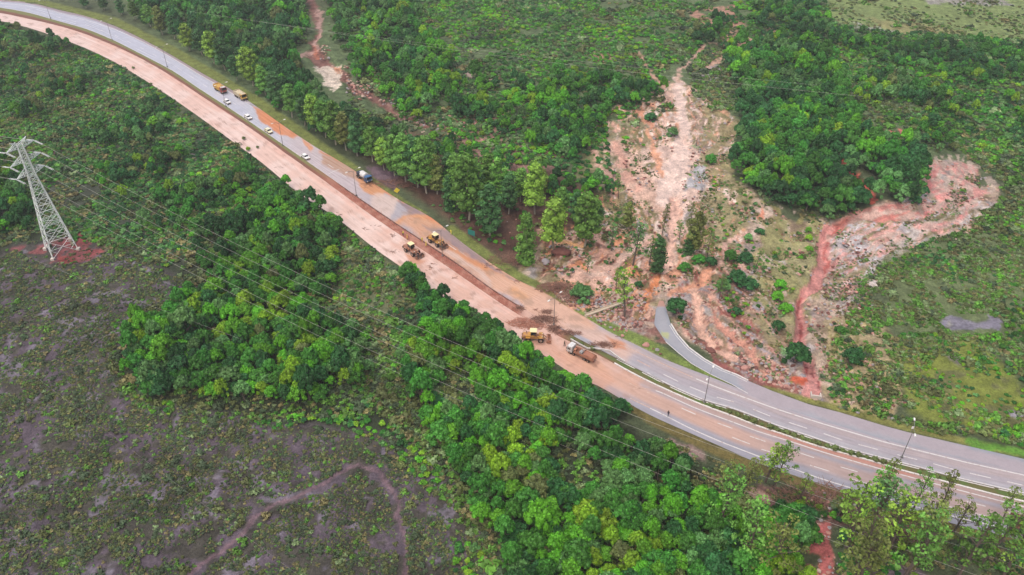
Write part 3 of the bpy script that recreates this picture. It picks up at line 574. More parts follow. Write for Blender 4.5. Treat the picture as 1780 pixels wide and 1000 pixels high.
def dome_lobes(seed, n, Rx, H, z0, r0, r1):
    rng = np.random.default_rng(seed); C = []; r = []
    for i in range(n):
        a = i * 2.399 + rng.uniform(-.4, .4); q = math.sqrt((i + .4) / n) * rng.uniform(.85, 1.12)
        C.append((Rx * q * math.cos(a), Rx * q * math.sin(a), z0 + H * math.sqrt(max(0, 1 - min(1, q * q * .95))) * rng.uniform(.82, 1.12))); r.append(rng.uniform(r0, r1))
    return C, r
def trunk_mesh(name, h, r, m, seed=0, limbs=5, spread=1.4, lean=0.):
    rng = random.Random(seed); b = MB(); p = Vector((0, 0, -.6)); n = 5; pts = [p]
    for i in range(1, n + 1): pts.append(Vector((lean * h * (i / n) ** 1.5 + rng.uniform(-.03, .03) * h, rng.uniform(-.03, .03) * h, h * i / n)))
    for i in range(n): b.bar(pts[i], pts[i+1], r * (1 - .8 * i / n), 6, r * (1 - .8 * (i + 1) / n))
    for i in range(limbs):
        q = pts[rng.randint(2, n - 1)]; a = rng.uniform(0, 6.28); e = q + Vector((math.cos(a) * spread, math.sin(a) * spread, spread * rng.uniform(.5, 1.1))); b.bar(q, e, r * .38, 4, r * .1)
    me = bpy.data.meshes.new(name); b.b.to_mesh(me); b.b.free(); me.materials.append(m); return me
# broadleaf: 3 crown shapes x 6 tones, about 5 m wide
BL = {}
for t in range(6):
    for s in range(3):
        C, r = dome_lobes(10 + s, (34, 38, 30)[s], (1.8, 1.65, 2.1)[s], (2.1, 2.9, 1.6)[s], 1.8, .34, .8)
        BL[t, s] = crown('broadleaf_crown', LEAF[t], 100 * t + s, C, r, 30, .23)
BLT = [trunk_mesh('broadleaf_trunk', 3.2, .2, M_bark, s, 5, 1.1) for s in range(3)]
# low bushes, about 1.8 m wide
BU = {}
for t in range(6):
    for s in range(2):
        C, r = dome_lobes(30 + s, 8, .62, .5, .25, .28, .46); BU[t, s] = crown('bush', LEAF[t], 300 + 10 * t + s, C, r, 30, .16)
# tufts of heath, 0.8 m wide
M_tuft = [leafmat('tuft_olive', (86,94,62)), leafmat('tuft_dark', (62,76,56)), leafmat('tuft_pale', (116,134,98)), leafmat('tuft_dry', (112,108,78)), leafmat('tuft_green', (82,116,58))]
TU = []
for t in range(5):
    for s in range(2):
        C, r = dome_lobes(50 + s, 4, .3, .1, .03, .12, .26); TU.append(crown('tuft', M_tuft[t], 400 + 10 * t + s, C, r, 16, .11, core=.6))
# tall plantation trees, height about 15 m
TALL_LEAF = [leafmat('eucalypt_leaf', (92,128,68)), leafmat('eucalypt_leaf_light', (120,150,76)), leafmat('eucalypt_leaf_dark', (66,100,62)), leafmat('eucalypt_leaf_khaki', (108,120,72))]
def tall_lobes(seed, h, w, base, n, r0, r1):
    rng = np.random.default_rng(seed); C = []; r = []
    for i in range(n):
        f = i / (n - 1); z = h * (base + (1 - base) * f) * 1.0; q = w * (math.sin(math.pi * min(1, (.12 + .86 * f))) ** .6) * rng.uniform(.35, 1.0); a = i * 2.399
        C.append((q * math.cos(a), q * math.sin(a), z - r1 * .6)); r.append(rng.uniform(r0, r1) * (1.15 - .45 * f))
    return C, r
EU = {}
for t in range(4):
    for s in range(3):
        C, r = tall_lobes(60 + s, 15, (2.5, 3.1, 1.8)[s], (.22, .30, .08)[s], (32, 32, 34)[s], .9, 1.65); EU[t, s] = crown('eucalypt_crown', TALL_LEAF[t], 500 + 10 * t + s, C, r, 48, .3, core=.66, jit=.8)
EUT = [trunk_mesh('eucalypt_trunk', 14, .26, M_palebark, 5 + s, 8, 1.5) for s in range(3)]
# thin feathery trees
FE = {}
for t, mm in enumerate((TALL_LEAF[3], TALL_LEAF[0], TALL_LEAF[1], LEAF[4])):
    for s in range(3):
        rng = np.random.default_rng(70 + s); n = 26; C = []; r = []
        for i in range(n):
            f = .32 + .68 * (i / n); a = i * 2.399; q = (2.9 - 2.1 * (f - .32)) * rng.uniform(.2, 1.0) * (1, .8, 1.25)[s]; C.append((q * math.cos(a) + 1.2 * f, q * math.sin(a), 12 * f)); r.append(rng.uniform(.35, .8))
        FE[t, s] = crown('feathery_crown', mm, 600 + 10 * t + s, C, r, 34, .18, core=0, jit=1.2)
FET = []
for s in range(3):
    rng = np.random.default_rng(70 + s); b = MB(); n = 26; q0 = Vector((0, 0, -.6))
    for i in range(8): f = i / 8; b.bar((1.2 * f * (i > 0), 0, 12 * f - (.6 if i == 0 else 0)), (1.2 * (i + 1) / 8, 0, 12 * (i + 1) / 8), .22 * (1 - .8 * f), 6, .22 * (1 - .8 * (f + .12)))
    for i in range(n):
        f = .32 + .68 * (i / n); a = i * 2.399; q = (2.9 - 2.1 * (f - .32)) * rng.uniform(.2, 1.0) * (1, .8, 1.25)[s]; rng.uniform(.35, .85)
        f0 = max(.2, f - .13); b.bar((1.2 * f0, 0, 12 * f0), (q * math.cos(a) + 1.2 * f, q * math.sin(a), 12 * f), .07, 4, .02)
    me = bpy.data.meshes.new('feathery_trunk'); b.b.to_mesh(me); b.b.free(); me.materials.append(M_bark); FET.append(me)
def palm_crown(seed, m):
    rng = random.Random(seed); V = []; F = []; A = []
    for i in range(17):
        a = i * 2.399; L = rng.uniform(2.3, 3.1); el = rng.uniform(.15, .95); pv = None
        for k in range(9):
            s = k / 8; rr = L * s * (1 - .12 * s); z = L * (math.sin(el) * s - .75 * s * s); c = Vector((rr * math.cos(a), rr * math.sin(a), z)); side = Vector((-math.sin(a), math.cos(a), 0)); wd = .48 * math.sin(math.pi * min(1, .12 + .86 * s)) + .03
            if k:
                for sg in (-1, 1):
                    for h in range(2):
                        o = len(V); p = pv.lerp(c, h * .5); q = pv.lerp(c, h * .5 + .3); e = pv.lerp(c, h * .5 + .62) + side * sg * wd - Vector((0, 0, .18)); V += [p, q, e, e * .98 + p * .02]; F.append((o, o + 1, o + 2, o + 3)); A += [rng.uniform(.3, .8)] * 4
            pv = c
    me = npmesh('palm_crown', [tuple(v) for v in V], F, m); fattr(me, 'v', A); return me
PALM = [palm_crown(s, leafmat('palm_leaf', (118,150,108))) for s in range(2)]; PALMT = trunk_mesh('palm_trunk', 4.4, .2, M_bark, 3, 0)

def plant(name, tm, cm, loc, rz, sc, label, cat, group, tn='trunk', cn='crown'):
    e = empty(name, loc, rz); e.scale = sc; tag(e, label, cat, group)
    if tm: link(tn, tm, e)
    return e, link(cn, cm, e)

# ------------------------------------------------------------------ where the vegetation grows
def scatter(poly, sp, seed, jit=.9):
    a = np.array(poly, float); rng = np.random.default_rng(seed)
    cx, cy = W(a[:, 0], np.maximum(a[:, 1], -60)); x = np.arange(cx.min() - 5, cx.max() + 5, sp); y = np.arange(cy.min() - 5, cy.max() + 5, sp * .87)
    X, Y = np.meshgrid(x, y); X = X + (np.arange(len(y)) % 2)[:, None] * sp / 2; X = X.ravel() + rng.uniform(-.5, .5, X.size) * sp * jit; Y = Y.ravel() + rng.uniform(-.5, .5, Y.size) * sp * jit
    Z = Hg(X, Y); px, py = PX(X, Y, Z); k = inside(px + (vn(X/6, Y/6, 3) - .5) * 30, py + (vn(X/6, Y/6, 4) - .5) * 20, poly); return X[k], Y[k], Z[k], px[k], py[k], rng
def road_clear(x, y):
    """metres to the nearest paved edge, roughly"""
    d = np.minimum(seg_d(x, y, TEW), seg_d(x, y, BEW)); d = np.where(inside(x, y, TEW + BEW[::-1]), -d, d)
    return np.minimum(d, seg_d(x, y, RC) - 3.6)
_xx = np.arange(-390, 2290, 30.); TEW = list(zip(*W(_xx, yl(TE, _xx) - 1))); BEW = list(zip(*W(_xx, yl(BE, _xx) + 1)))
def pick_tone(rng, X, Y, wt, seed):
    n = len(X); v = fbm(X, Y, 13, 3, seed) * 1.0 + rng.normal(0, .17, n); u = (np.argsort(np.argsort(v)) + .5) / max(1, n)
    od = [0, 4, 1, 2, 3, 5]; cw = np.cumsum([wt[i] for i in od]); cw = cw / cw[-1]; return np.array(od)[np.minimum(5, np.searchsorted(cw, u))]
def clear_channel(px, py):
    return ~(inside(px, py, [(532,-10),(566,-10),(572,60),(604,105),(606,190),(570,192),(530,150),(516,100),(536,60)]) | inside(px, py, [(600,124),(650,164),(700,196),(690,206),(640,190),(610,165)]))
trees = []      # x y z size tone shape phrase-index
bushes = []
ZT = [ # polygon, spacing, size lo/hi, tone weights, place phrase, threshold for gaps
 ([(712,474),(770,485),(850,545),(905,600),(950,645),(1000,672),(1060,708),(1090,722),(1060,760),(960,730),(860,660),(780,620),(740,560),(720,520)], 2.8, (.62,1.0), (5,6,3,1,2,0), 'beside the muddy lower carriageway', 0),
 ([(740,580),(780,620),(860,660),(960,730),(1060,760),(1150,790),(1200,830),(1230,880),(1100,900),(950,860),(830,860),(790,800),(740,740),(700,680),(690,620)], 2.8, (.6,1.05), (4,7,5,2,3,.5), 'in the dense wood under the power cables', .32),
 ([(830,860),(950,860),(1100,900),(1230,880),(1400,905),(1420,1120),(900,1120),(880,960),(810,900)], 2.8, (.65,1.1), (4,7,6,2,2,.5), 'in the dense wood nearest the camera', 0),
 ([(225,590),(270,560),(340,515),(400,500),(480,505),(560,560),(625,600),(640,660),(560,700),(480,712),(380,695),(260,690),(210,650)], 2.8, (.65,1.05), (4,7,6,3,3,.5), 'in the rounded grove on the dark moor', 0),
 ([(330,420),(400,380),(470,350),(540,355),(600,392),(580,470),(560,540),(480,500),(400,490),(340,490)], 2.9, (.6,1.0), (5,7,4,1,2,.5), 'in the grove between moor and pink carriageway', .3),
 ([(160,300),(300,270),(420,300),(500,330),(540,355),(400,385),(330,420),(240,400),(180,360)], 3.2, (.45,.85), (5,6,3,1,4,2), 'in the thicket beyond the steel pylon', .46),
 ([(-40,40),(60,45),(200,130),(300,200),(350,240),(330,280),(250,270),(120,240),(-60,250)], 4.0, (.5,.85), (6,3,1,1,4,3), 'in the scrubby wood beside the far bend', .54),
 ([(-80,280),(40,300),(60,410),(0,440),(-80,440)], 3.6, (.6,1.0), (5,5,3,2,2,1), 'at the foot of the steel pylon', .3),
 ([(215,-30),(520,-30),(540,20),(545,50),(520,95),(545,130),(600,170),(560,200),(480,150),(400,80),(330,40),(240,20)], 4.4, (.9,1.25), (8,6,1,0,4,1), 'in the dark forest behind the far bend', 0),
 ([(570,-10),(700,-20),(740,60),(800,110),(780,180),(720,215),(640,160),(600,110),(580,60)], 4.0, (.75,1.1), (5,7,3,1,3,0), 'beside the drowned channel', .3),
 ([(780,150),(900,150),(1000,130),(1150,150),(1180,180),(1110,210),(1060,220),(1000,290),(920,240),(780,215)], 3.8, (.6,1.05), (4,7,5,1,2,0), 'uphill of the landslide bowl', .50),
 ([(1260,90),(1330,80),(1400,70),(1440,110),(1460,160),(1490,210),(1520,240),(1480,270),(1500,330),(1520,340),(1490,375),(1410,385),(1360,370),(1310,330),(1265,290),(1290,220),(1280,180)], 3.6, (.8,1.2), (7,8,2,1,2,0), 'in the dark wood between mud bowl and red stream', 0),
 ([(1500,245),(1590,260),(1615,290),(1600,330),(1590,360),(1540,352),(1515,310),(1485,285)], 3.6, (.8,1.1), (7,6,2,0,2,0), 'in the small wood inside the red stream bend', 0),
 ([(1460,130),(1700,150),(1800,200),(1820,330),(1760,330),(1700,270),(1640,270),(1560,225),(1500,200)], 4.0, (.55,.95), (4,6,2,3,4,2), 'on the wooded slope above the red stream', .46),
 ([(1430,30),(1460,60),(1560,75),(1700,80),(1820,90),(1830,150),(1640,140),(1500,105),(1400,60)], 3.8, (.5,.8), (8,8,1,0,2,0), 'in the dark belt under the far meadow', .2),
 ([(1300,-20),(1420,-20),(1430,40),(1380,60),(1310,40)], 4.4, (.7,1.0), (7,5,1,0,2,1), 'in the dark belt under the far meadow', .3),
 ([(1200,40),(1260,40),(1250,85),(1210,80)], 4.2, (.7,1.0), (7,5,1,0,2,1), 'uphill of the landslide bowl', .3),
]
ZT += [([(225,5),(330,40),(420,90),(560,180),(660,222),(760,250),(860,280),(960,310),(1030,330),(1040,372),(950,345),(860,345),(760,318),(700,300),(620,262),(560,235),(480,180),(400,118),(330,78),(240,38)], 4.2, (.6,1.0), (6,6,2,0,2,0), 'under the tall row behind the verge', .36)]
for zi, (poly, sp, (s0, s1), wt, ph, th) in enumerate(ZT):
    X, Y, Z, px, py, rng = scatter(poly, sp, 900 + zi); wt = np.array(wt) / sum(wt)
    tone = pick_tone(rng, X, Y, wt, 130); sz = rng.uniform(s0, s1, len(X)) * (1 + .35 * (rng.random(len(X)) > .85)); nz = fbm(X, Y, 16, 3, 77)
    k = (nz > th) & (road_clear(X, Y) > np.where(py > yl(BE, px), 1.2, 4.5) * sz) & clear_channel(px, py) & off_flow(px, py, 1.1)
    for i in np.nonzero(k)[0]: trees.append((X[i], Y[i], Z[i], sz[i], int(tone[i]), int(rng.integers(3)), ph, px[i], py[i], zi))
ZB = [ # bushes
 ([(float(x), float(yl(BE, x)) + 1) for x in range(-300, 700, 25)] + [(500,420),(380,430),(240,440),(150,420),(60,400),(-150,420)], 1.6, (.5,1.25), (5,5,1.5,.6,5,2.5), 'on the scrubby slope beyond the pylon', .28),
 ([(560,-30),(1240,-30),(1230,90),(1180,140),(1100,200),(1000,290),(900,290),(760,215),(620,120)], 2.5, (.7,1.6), (2,5,5,1,7,0), 'on the far scrub hillside', .36),
 ([(1270,0),(1900,60),(1900,330),(1700,270),(1560,220),(1440,120),(1250,60)], 2.5, (.8,1.7), (4,7,4,1,6,0), 'on the wooded far slope', .3),
 ([(1560,440),(1700,390),(1820,360),(1900,640),(1780,660),(1700,640),(1640,600),(1540,580),(1530,500)], 2.1, (.5,1.1), (3,6,4,2,3,1), 'on the open slope above the highway curve', .50),
 ([(1640,600),(1780,640),(1850,800),(1780,780),(1700,760),(1560,730),(1580,640)], 2.0, (.4,.8), (1,3,3,7,1,2), 'on the mossy slope above the highway curve', .52),
 ([(600,400),(700,470),(800,560),(900,620),(1000,690),(800,740),(640,720),(560,560)], 2.4, (.6,1.2), (3,5,3,2,3,2), 'in the clearing of the near wood', .57),
 ([(600,700),(740,760),(800,860),(860,960),(900,1100),(820,1100),(760,880),(680,790),(560,735)], 1.9, (.6,1.2), (2,5,5,3,3,1), 'along the moor edge of the near wood', .45),
 ([(180,560),(260,520),(340,490),(320,560),(230,600)], 1.9, (.5,.9), (4,4,2,2,3,0), 'at the upper edge of the rounded grove', .3), ([(190,660),(260,695),(480,715),(600,720),(640,700),(620,740),(480,745),(260,720)], 1.7, (.5,1.0), (2,4,5,4,2,1), 'at the lower edge of the rounded grove', .4),
 ([(960,260),(1060,215),(1100,230),(1080,330),(1010,330),(960,300)], 2.2, (.7,1.4), (4,5,3,1,3,1), 'at the west rim of the landslide', .45),
 ([(1110,250),(1280,220),(1300,330),(1380,400),(1440,560),(1420,680),(1240,600),(1180,500),(1000,490),(960,430),(1060,380)], 2.9, (.4,.95), (4,6,2,2,5,2), 'on the landslide ground', .51),
 ([(1440,560),(1520,520),(1570,700),(1530,730),(1440,700)], 2.4, (.4,.95), (3,4,2,2,3,3), 'on the dry slope beside the red stream', .54),
 ([(1450,705),(1540,735),(1640,765),(1780,790),(1850,800),(1850,740),(1700,745),(1560,715),(1480,695)], 2.2, (.8,1.5), (4,5,4,1,2,2), 'behind the verge of the highway curve', .42),
 ([(1180,770),(1290,840),(1420,880),(1600,930),(1900,990),(1900,1100),(1430,1100),(1300,900),(1200,830)], 2.3, (.6,1.3), (3,4,2,3,3,5), 'below the lower carriageway', .42),
 ([(360,430),(480,500),(350,500),(150,420),(260,420)], 2.0, (.5,1.0), (4,4,2,1,3,3), 'on the moor beside the pylon', .48),
 ([(560,235),(700,315),(800,395),(900,455),(960,470),(1010,420),(900,360),(760,290),(640,230)], 2.6, (.6,1.1), (6,4,1,0,3,2), 'under the tall trees behind the verge', .5),
]
for zi, (poly, sp, (s0, s1), wt, ph, th) in enumerate(ZB):
    X, Y, Z, px, py, rng = scatter(poly, sp, 1900 + zi); wt = np.array(wt) / sum(wt)
    tone = pick_tone(rng, X, Y, wt, 140); sz = rng.uniform(s0, s1, len(X)); nz = fbm(X, Y, 14, 3, 88 + zi)
    k = (nz > th) & (road_clear(X, Y) > np.where(py > yl(BE, px), .8, 3.4) * sz)
    k &= off_flow(px, py, 1.3) & clear_channel(px, py)
    for p_ in ([(1400,905),(1450,900),(1458,1020),(1385,1020)], [(1628,562),(1648,544),(1745,552),(1748,582),(1660,580)], [(543,112),(572,108),(592,112),(593,132),(580,160),(552,126)], [(1632,560),(1650,548),(1742,556),(1742,577),(1660,576)], [(1180,130),(1200,200),(1215,340),(1120,350),(1110,270),(1160,240)], [(1385,500),(1445,385),(1700,300),(1700,380),(1450,440),(1420,700),(1380,690)], [(1180,490),(1240,460),(1250,520),(1320,650),(1240,620)], [(1420,-30),(1455,45),(1640,62),(1900,80),(1900,-40)]): k &= ~inside(px, py, p_)
    for i in np.nonzero(k)[0]: bushes.append((X[i], Y[i], Z[i], sz[i], int(tone[i]), int(rng.integers(2)), ph, px[i], py[i], zi))
def vis(T, wpx):
    out = []
    for t in T:
        px, py = t[7], t[8]; inf = -25 < px < 1805 and -10 < py < 1060
        d = math.hypot(t[1], CAMH); out.append((0 if inf else 1, -(t[3] * wpx / d)))
    return sorted(range(len(T)), key=lambda i: out[i])
# ---- words that tell neighbours apart
MARKS = [('the steel pylon', 108, 430), ('the footpath bend', 625, 805), ('the flatbed truck', 1010, 615), ('the articulated loader', 932, 585), ('the lone pedestrian', 1161, 720), ('the muddy pond', 570, 130), ('the palm trees', 1338, 320), ('the culvert head', 1418, 690), ('the blue truck', 630, 308), ('the yellow tipper', 382, 155), ('the pale clearing', 660, 480), ('the slip road end', 1146, 530), ('the grey pool', 1690, 562), ('the red soil chute', 1415, 950), ('the far meadow', 1580, 40), ('the far road bend', 60, 20), ('the paired loaders', 735, 430), ('the moor grove', 420, 600), ('the drain chute', 1050, 540), ('the moor corner', 60, 960), ('the wood corner', 1000, 990), ('the stream bend', 1440, 400)]
def place_words(px, py):
    d = sorted((math.hypot(px - a, (py - b) * 1.5), n, a, b) for n, a, b in MARKS)[0]
    dx, dy = px - d[2], (py - d[3]) * 1.5; h = math.hypot(dx, dy)
    far = 'just' if h < 70 else 'a little' if h < 150 else 'well'
    if abs(dy) > abs(dx): return far + (' beyond ' if dy < 0 else ' below ') + d[1]
    return far + (' past ' if dx > 0 else ' before ') + d[1]
ORD = 'nearest second third fourth fifth sixth seventh eighth ninth tenth eleventh twelfth thirteenth fourteenth fifteenth sixteenth seventeenth eighteenth nineteenth twentieth'.split()
def number_labels(objs):
    by = {}
    for o in objs: by.setdefault(o['label'], []).append(o)
    for lb, os_ in by.items():
        if len(os_) < 2: continue
        mk = [m for m in MARKS if m[0] in lb]; mk = mk[0]; os_.sort(key=lambda o: (lambda p: math.hypot(p[0] - mk[1], (p[1] - mk[2]) * 1.5))(PX(o.location.x, o.location.y, o.location.z)))
        for k, o in enumerate(os_):
            o['label'] = lb + (', nearest such' if k == 0 else ', ' + ORD[min(k, 19)] + ' such')
order = vis(trees, 1); NB = 300; proto_c = {}; rest = []
for q, i in enumerate(order):
    x, y, z, s, t, sh, ph, px, py, zi = trees[i]
    if q < NB:
        rz = random.uniform(0, 6.28); hs = s * random.uniform(.85, 1.75); szw = 'small' if s < .9 else 'large' if s > 1.2 else 'medium'
        e, c = plant('broadleaf_tree', BLT[sh], BL[t, sh], (x, y, z - .1), rz, (s, s, hs), f'{szw} {TONES[t]} tree {place_words(px, py)}', 'tree', f'{TONES[t]} broadleaf trees {ph}'); proto_c[t, sh] = c
    else: rest.append(i)
order = vis(bushes, 1); proto_b = {}; restb = []
for q, i in enumerate(order):
    x, y, z, s, t, sh, ph, px, py, zi = bushes[i]
    if q < NB:
        o = link('bush', BU[t, sh], None, (x, y, z - .08), random.uniform(0, 6.28)); o.scale = (s, s, s * random.uniform(.7, 1.1)); proto_b[t, sh] = o
        szw = 'low' if s < .9 else 'broad' if s > 1.3 else 'round'
        tag(o, f'{szw} {TONES[t]} bush {place_words(px, py)}', 'bush', f'{TONES[t]} bushes {ph}')
    else: restb.append(i)

number_labels([o for o in COL.objects if o.get('category') in ('tree', 'bush')])

def gn_scatter(name, P, idx, rz, sc, protos, label, cat=None):
    me = bpy.data.meshes.new(name); P = np.asarray(P, np.float32); me.vertices.add(len(P)); me.vertices.foreach_set('co', P.ravel())
    a = me.attributes.new('idx', 'INT', 'POINT'); a.data.foreach_set('value', np.asarray(idx, np.int32)); fattr(me, 'rz', rz)
    a = me.attributes.new('sc', 'FLOAT_VECTOR', 'POINT'); a.data.foreach_set('vector', np.asarray(sc, np.float32).ravel())
    o = link(name, me); ng = bpy.data.node_groups.new(name, 'GeometryNodeTree'); ng.interface.new_socket('Geometry', in_out='INPUT', socket_type='NodeSocketGeometry'); ng.interface.new_socket('Geometry', in_out='OUTPUT', socket_type='NodeSocketGeometry')
    N = ng.nodes; L = ng.links; gi = N.new('NodeGroupInput'); go = N.new('NodeGroupOutput'); jo = N.new('GeometryNodeJoinGeometry')
    for p in protos:
        oi = N.new('GeometryNodeObjectInfo'); oi.transform_space = 'ORIGINAL'; oi.inputs['Object'].default_value = p; oi.inputs['As Instance'].default_value = True; L.new(oi.outputs['Geometry'], jo.inputs[0])
    ip = N.new('GeometryNodeInstanceOnPoints'); ip.inputs['Pick Instance'].default_value = True; L.new(gi.outputs[0], ip.inputs['Points']); L.new(jo.outputs[0], ip.inputs['Instance'])
    def at(nm, ty):
        q = N.new('GeometryNodeInputNamedAttribute'); q.data_type = ty; q.inputs['Name'].default_value = nm; return q.outputs['Attribute']
    L.new(at('idx', 'INT'), ip.inputs['Instance Index']); L.new(at('sc', 'FLOAT_VECTOR'), ip.inputs['Scale'])
    cx = N.new('ShaderNodeCombineXYZ'); L.new(at('rz', 'FLOAT'), cx.inputs['Z']); er = N.new('FunctionNodeEulerToRotation'); L.new(cx.outputs[0], er.inputs[0]); L.new(er.outputs[0], ip.inputs['Rotation'])
    L.new(ip.outputs[0], go.inputs[0]); md = o.modifiers.new('scatter', 'NODES'); md.node_group = ng
    return tag(o, label, cat, None, 'stuff')
def stuff_from(name, L_, ids, protos, label, cat, zs):
    keys = list(protos); A = np.array([L_[i][:4] for i in ids]); k = [random.randrange(len(keys)) for _ in ids]
    # keep each plant's tone where that prototype exists
    look = {kk: j for j, kk in enumerate(keys)}; idx = [look.get((L_[i][4], L_[i][5]), k[n]) for n, i in enumerate(ids)]
    m = len(keys); idx = [m - 1 - j for j in idx]    # join geometry lists its inputs last to first
    s = A[:, 3]; sc = np.stack([s, s, s * np.random.default_rng(5).uniform(*zs, len(s))], 1); P = A[:, :3].copy(); P[:, 2] -= .1
    return gn_scatter(name, P, idx, np.random.default_rng(6).uniform(0, 6.28, len(s)), sc, [protos[k_] for k_ in keys], label, cat)
stuff_from('forest', trees, rest, proto_c, 'dense green woods covering the slopes beyond and between the single trees', 'forest', (.85, 1.75))
stuff_from('scrub', bushes, restb, proto_b, 'low green scrub spread over the hillsides beside the highway', 'scrub', (.7, 1.1))
print('TREES', len(trees), 'BUSHES', len(bushes))

# heath tufts on the moor and grass tussocks on the open slopes
tp = []; tun = []
tuft_protos = []
for k, (px, py, w) in enumerate([(234,768,'dark moor beside a lone pale clump'),(270,918,'dark moor near the footpath'),(172,735,'dark moor downhill of the grove'),(36,932,'dark moor at the frame corner'),(784,838,'moor edge beside the near wood'),(540,865,'moor inside the footpath bend'),(590,930,'moor inside the footpath bend further down'),(330,942,'moor close to the footpath start'),(420,756,'moor under the grove edge'),(745,905,'moor beyond the footpath')]):
    x, y, z = Wt(px, py); o = link('heath_tuft', TU[(k + 4) % 10], None, (x, y, z)); o.scale = (1.7, 1.7, 1.3)
    tag(o, f'{("pale rounded","pale flat","dry brownish","dry straw","fresh green","fresh bushy","olive low","olive ragged","dark green small","dark green flat")[k]} tuft on the {w}', 'tuft', 'heath tufts on the moor'); tuft_protos.append(o)
def tufts(poly, sp, th, tw, s0, s1, seed, nsc=5, maxd=1):
    X, Y, Z, px, py, rng = scatter(poly, sp, seed); nz = fbm(X, Y, nsc, 4, seed % 97); f = (nz > th) & (road_clear(X, Y) > .6)
    f &= seg_d(px, py, [(320,1010),(380,962),(440,900),(480,875),(560,848),(625,805),(678,845),(697,920),(700,1010)]) > 8
    f &= (px > -60) & (px < 1840) & (py < 1080) & ~(inside(px, py, [(20,430),(75,418),(130,398),(188,436),(150,458),(108,472),(55,450)]) & (vn(X, Y, 3) > .25)); f &= off_flow(px, py) & clear_channel(px, py); f &= ~inside(px, py, [(1628,562),(1648,544),(1745,552),(1748,582),(1660,580)]) & ~(inside(px, py, [(1560,600),(1700,590),(1780,680),(1900,720),(1900,790),(1780,770),(1640,740),(1580,720)]) & (fbm(X, Y, 9, 2, 8) > .46))
    X, Y, Z = X[f], Y[f], Z[f]; tw = np.array(tw) / sum(tw); t = rng.choice(5, len(X), p=tw); s = rng.uniform(s0, s1, len(X)) * (1 + 1.2 * (rng.random(len(X)) > .93))
    for a in range(len(X)): tp.append((X[a], Y[a], Z[a] + .0)); tun.append((t[a] * 2 + rng.integers(2), s[a]))
tufts(moor, .52, .44, (7,8,.5,2,1.5), .3, .85, 2001, 3.5); tufts(moor, 1.5, .36, (5,6,1.5,1.5,3), .6, 1.5, 2002, 7)
tufts([(float(x), float(yl(BE, x)) - 2) for x in range(-100, 720, 20)] + [(480,500),(340,500),(150,420),(-100,440)], 1.3, .42, (5,5,1,2,3), 1.0, 2.4, 2003)
tufts([(1000,380),(1100,220),(1280,200),(1280,300),(1440,390),(1600,350),(1700,300),(1690,400),(1520,500),(1560,700),(1300,660),(1160,560),(1000,540),(940,450)], 1.1, .49, (5,2,3,5,4), .4, 1.2, 2004, 6)
tufts([(1500,480),(1700,380),(1900,380),(1900,800),(1700,760),(1450,720),(1450,600)], .95, .36, (5,2,3,2,7), .7, 1.8, 2005, 5)
tufts([(560,380),(760,500),(1000,690),(860,1000),(700,780),(560,560)], 1.2, .4, (4,3,2,2,4), .8, 2.0, 2006)
tufts([(600,520),(700,560),(1000,700),(1230,880),(1400,1000),(1400,1080),(860,1080),(760,800),(640,700),(620,600)], 1.5, .2, (4,5,1,1,5), 1.2, 2.6, 2010)
tufts([(180,580),(340,500),(480,480),(640,560),(660,720),(480,740),(260,720),(190,680)], 1.4, .2, (4,5,1,2,5), 1.0, 2.2, 2011)
tufts([(1250,40),(1900,120),(1900,340),(1640,260),(1500,240),(1440,130),(1260,90)], 2.2, .3, (4,5,2,1,5), 1.4, 3.0, 2012, 12)
tufts([(220,-20),(560,-20),(600,180),(740,250),(600,250),(400,120)], 2.4, .3, (4,6,1,1,4), 1.4, 3.0, 2013, 12)
tufts([(600,0),(1240,-20),(1250,150),(1100,230),(900,300),(600,240)], 2.4, .42, (4,5,2,1,4), 1.5, 3.2, 2007, 12)
tufts([(1420,-20),(1900,-20),(1900,150),(1450,130)], 2.6, .48, (4,3,3,2,4), 1.2, 2.6, 2008, 14)
tufts([(1195,70),(1260,90),(1290,200),(1240,190),(1200,150)], 1.5, .25, (4,4,3,2,5), 1.2, 2.4, 2014, 6); tufts([(1660,240),(1860,240),(1860,400),(1700,400),(1735,330)], 1.3, .25, (4,4,2,2,5), 1.2, 2.6, 2015, 6); tufts([(1400,330),(1500,330),(1500,400),(1400,395)], 1.3, .3, (4,3,3,3,4), .8, 1.6, 2016, 6)
tufts([(1170,760),(1300,840),(1480,870),(1900,980),(1900,1080),(1460,1080),(1450,900),(1400,905),(1385,1080),(1300,1080)], 1.1, .42, (5,2,1,4,2), .8, 1.8, 2009)
tun = np.array(tun); pk = {}
for j, o in enumerate(tuft_protos): pk[(j + 4) % 10] = len(tuft_protos) - 1 - j
gn_scatter('heath', tp, [pk[int(a)] for a in tun[:, 0]], RNG.uniform(0, 6.28, len(tp)), np.stack([tun[:, 1]] * 2 + [tun[:, 1] * .8], 1), tuft_protos, 'low heath tufts and tussocks covering the bare ground', 'heath')
print('TUFTS', len(tp))

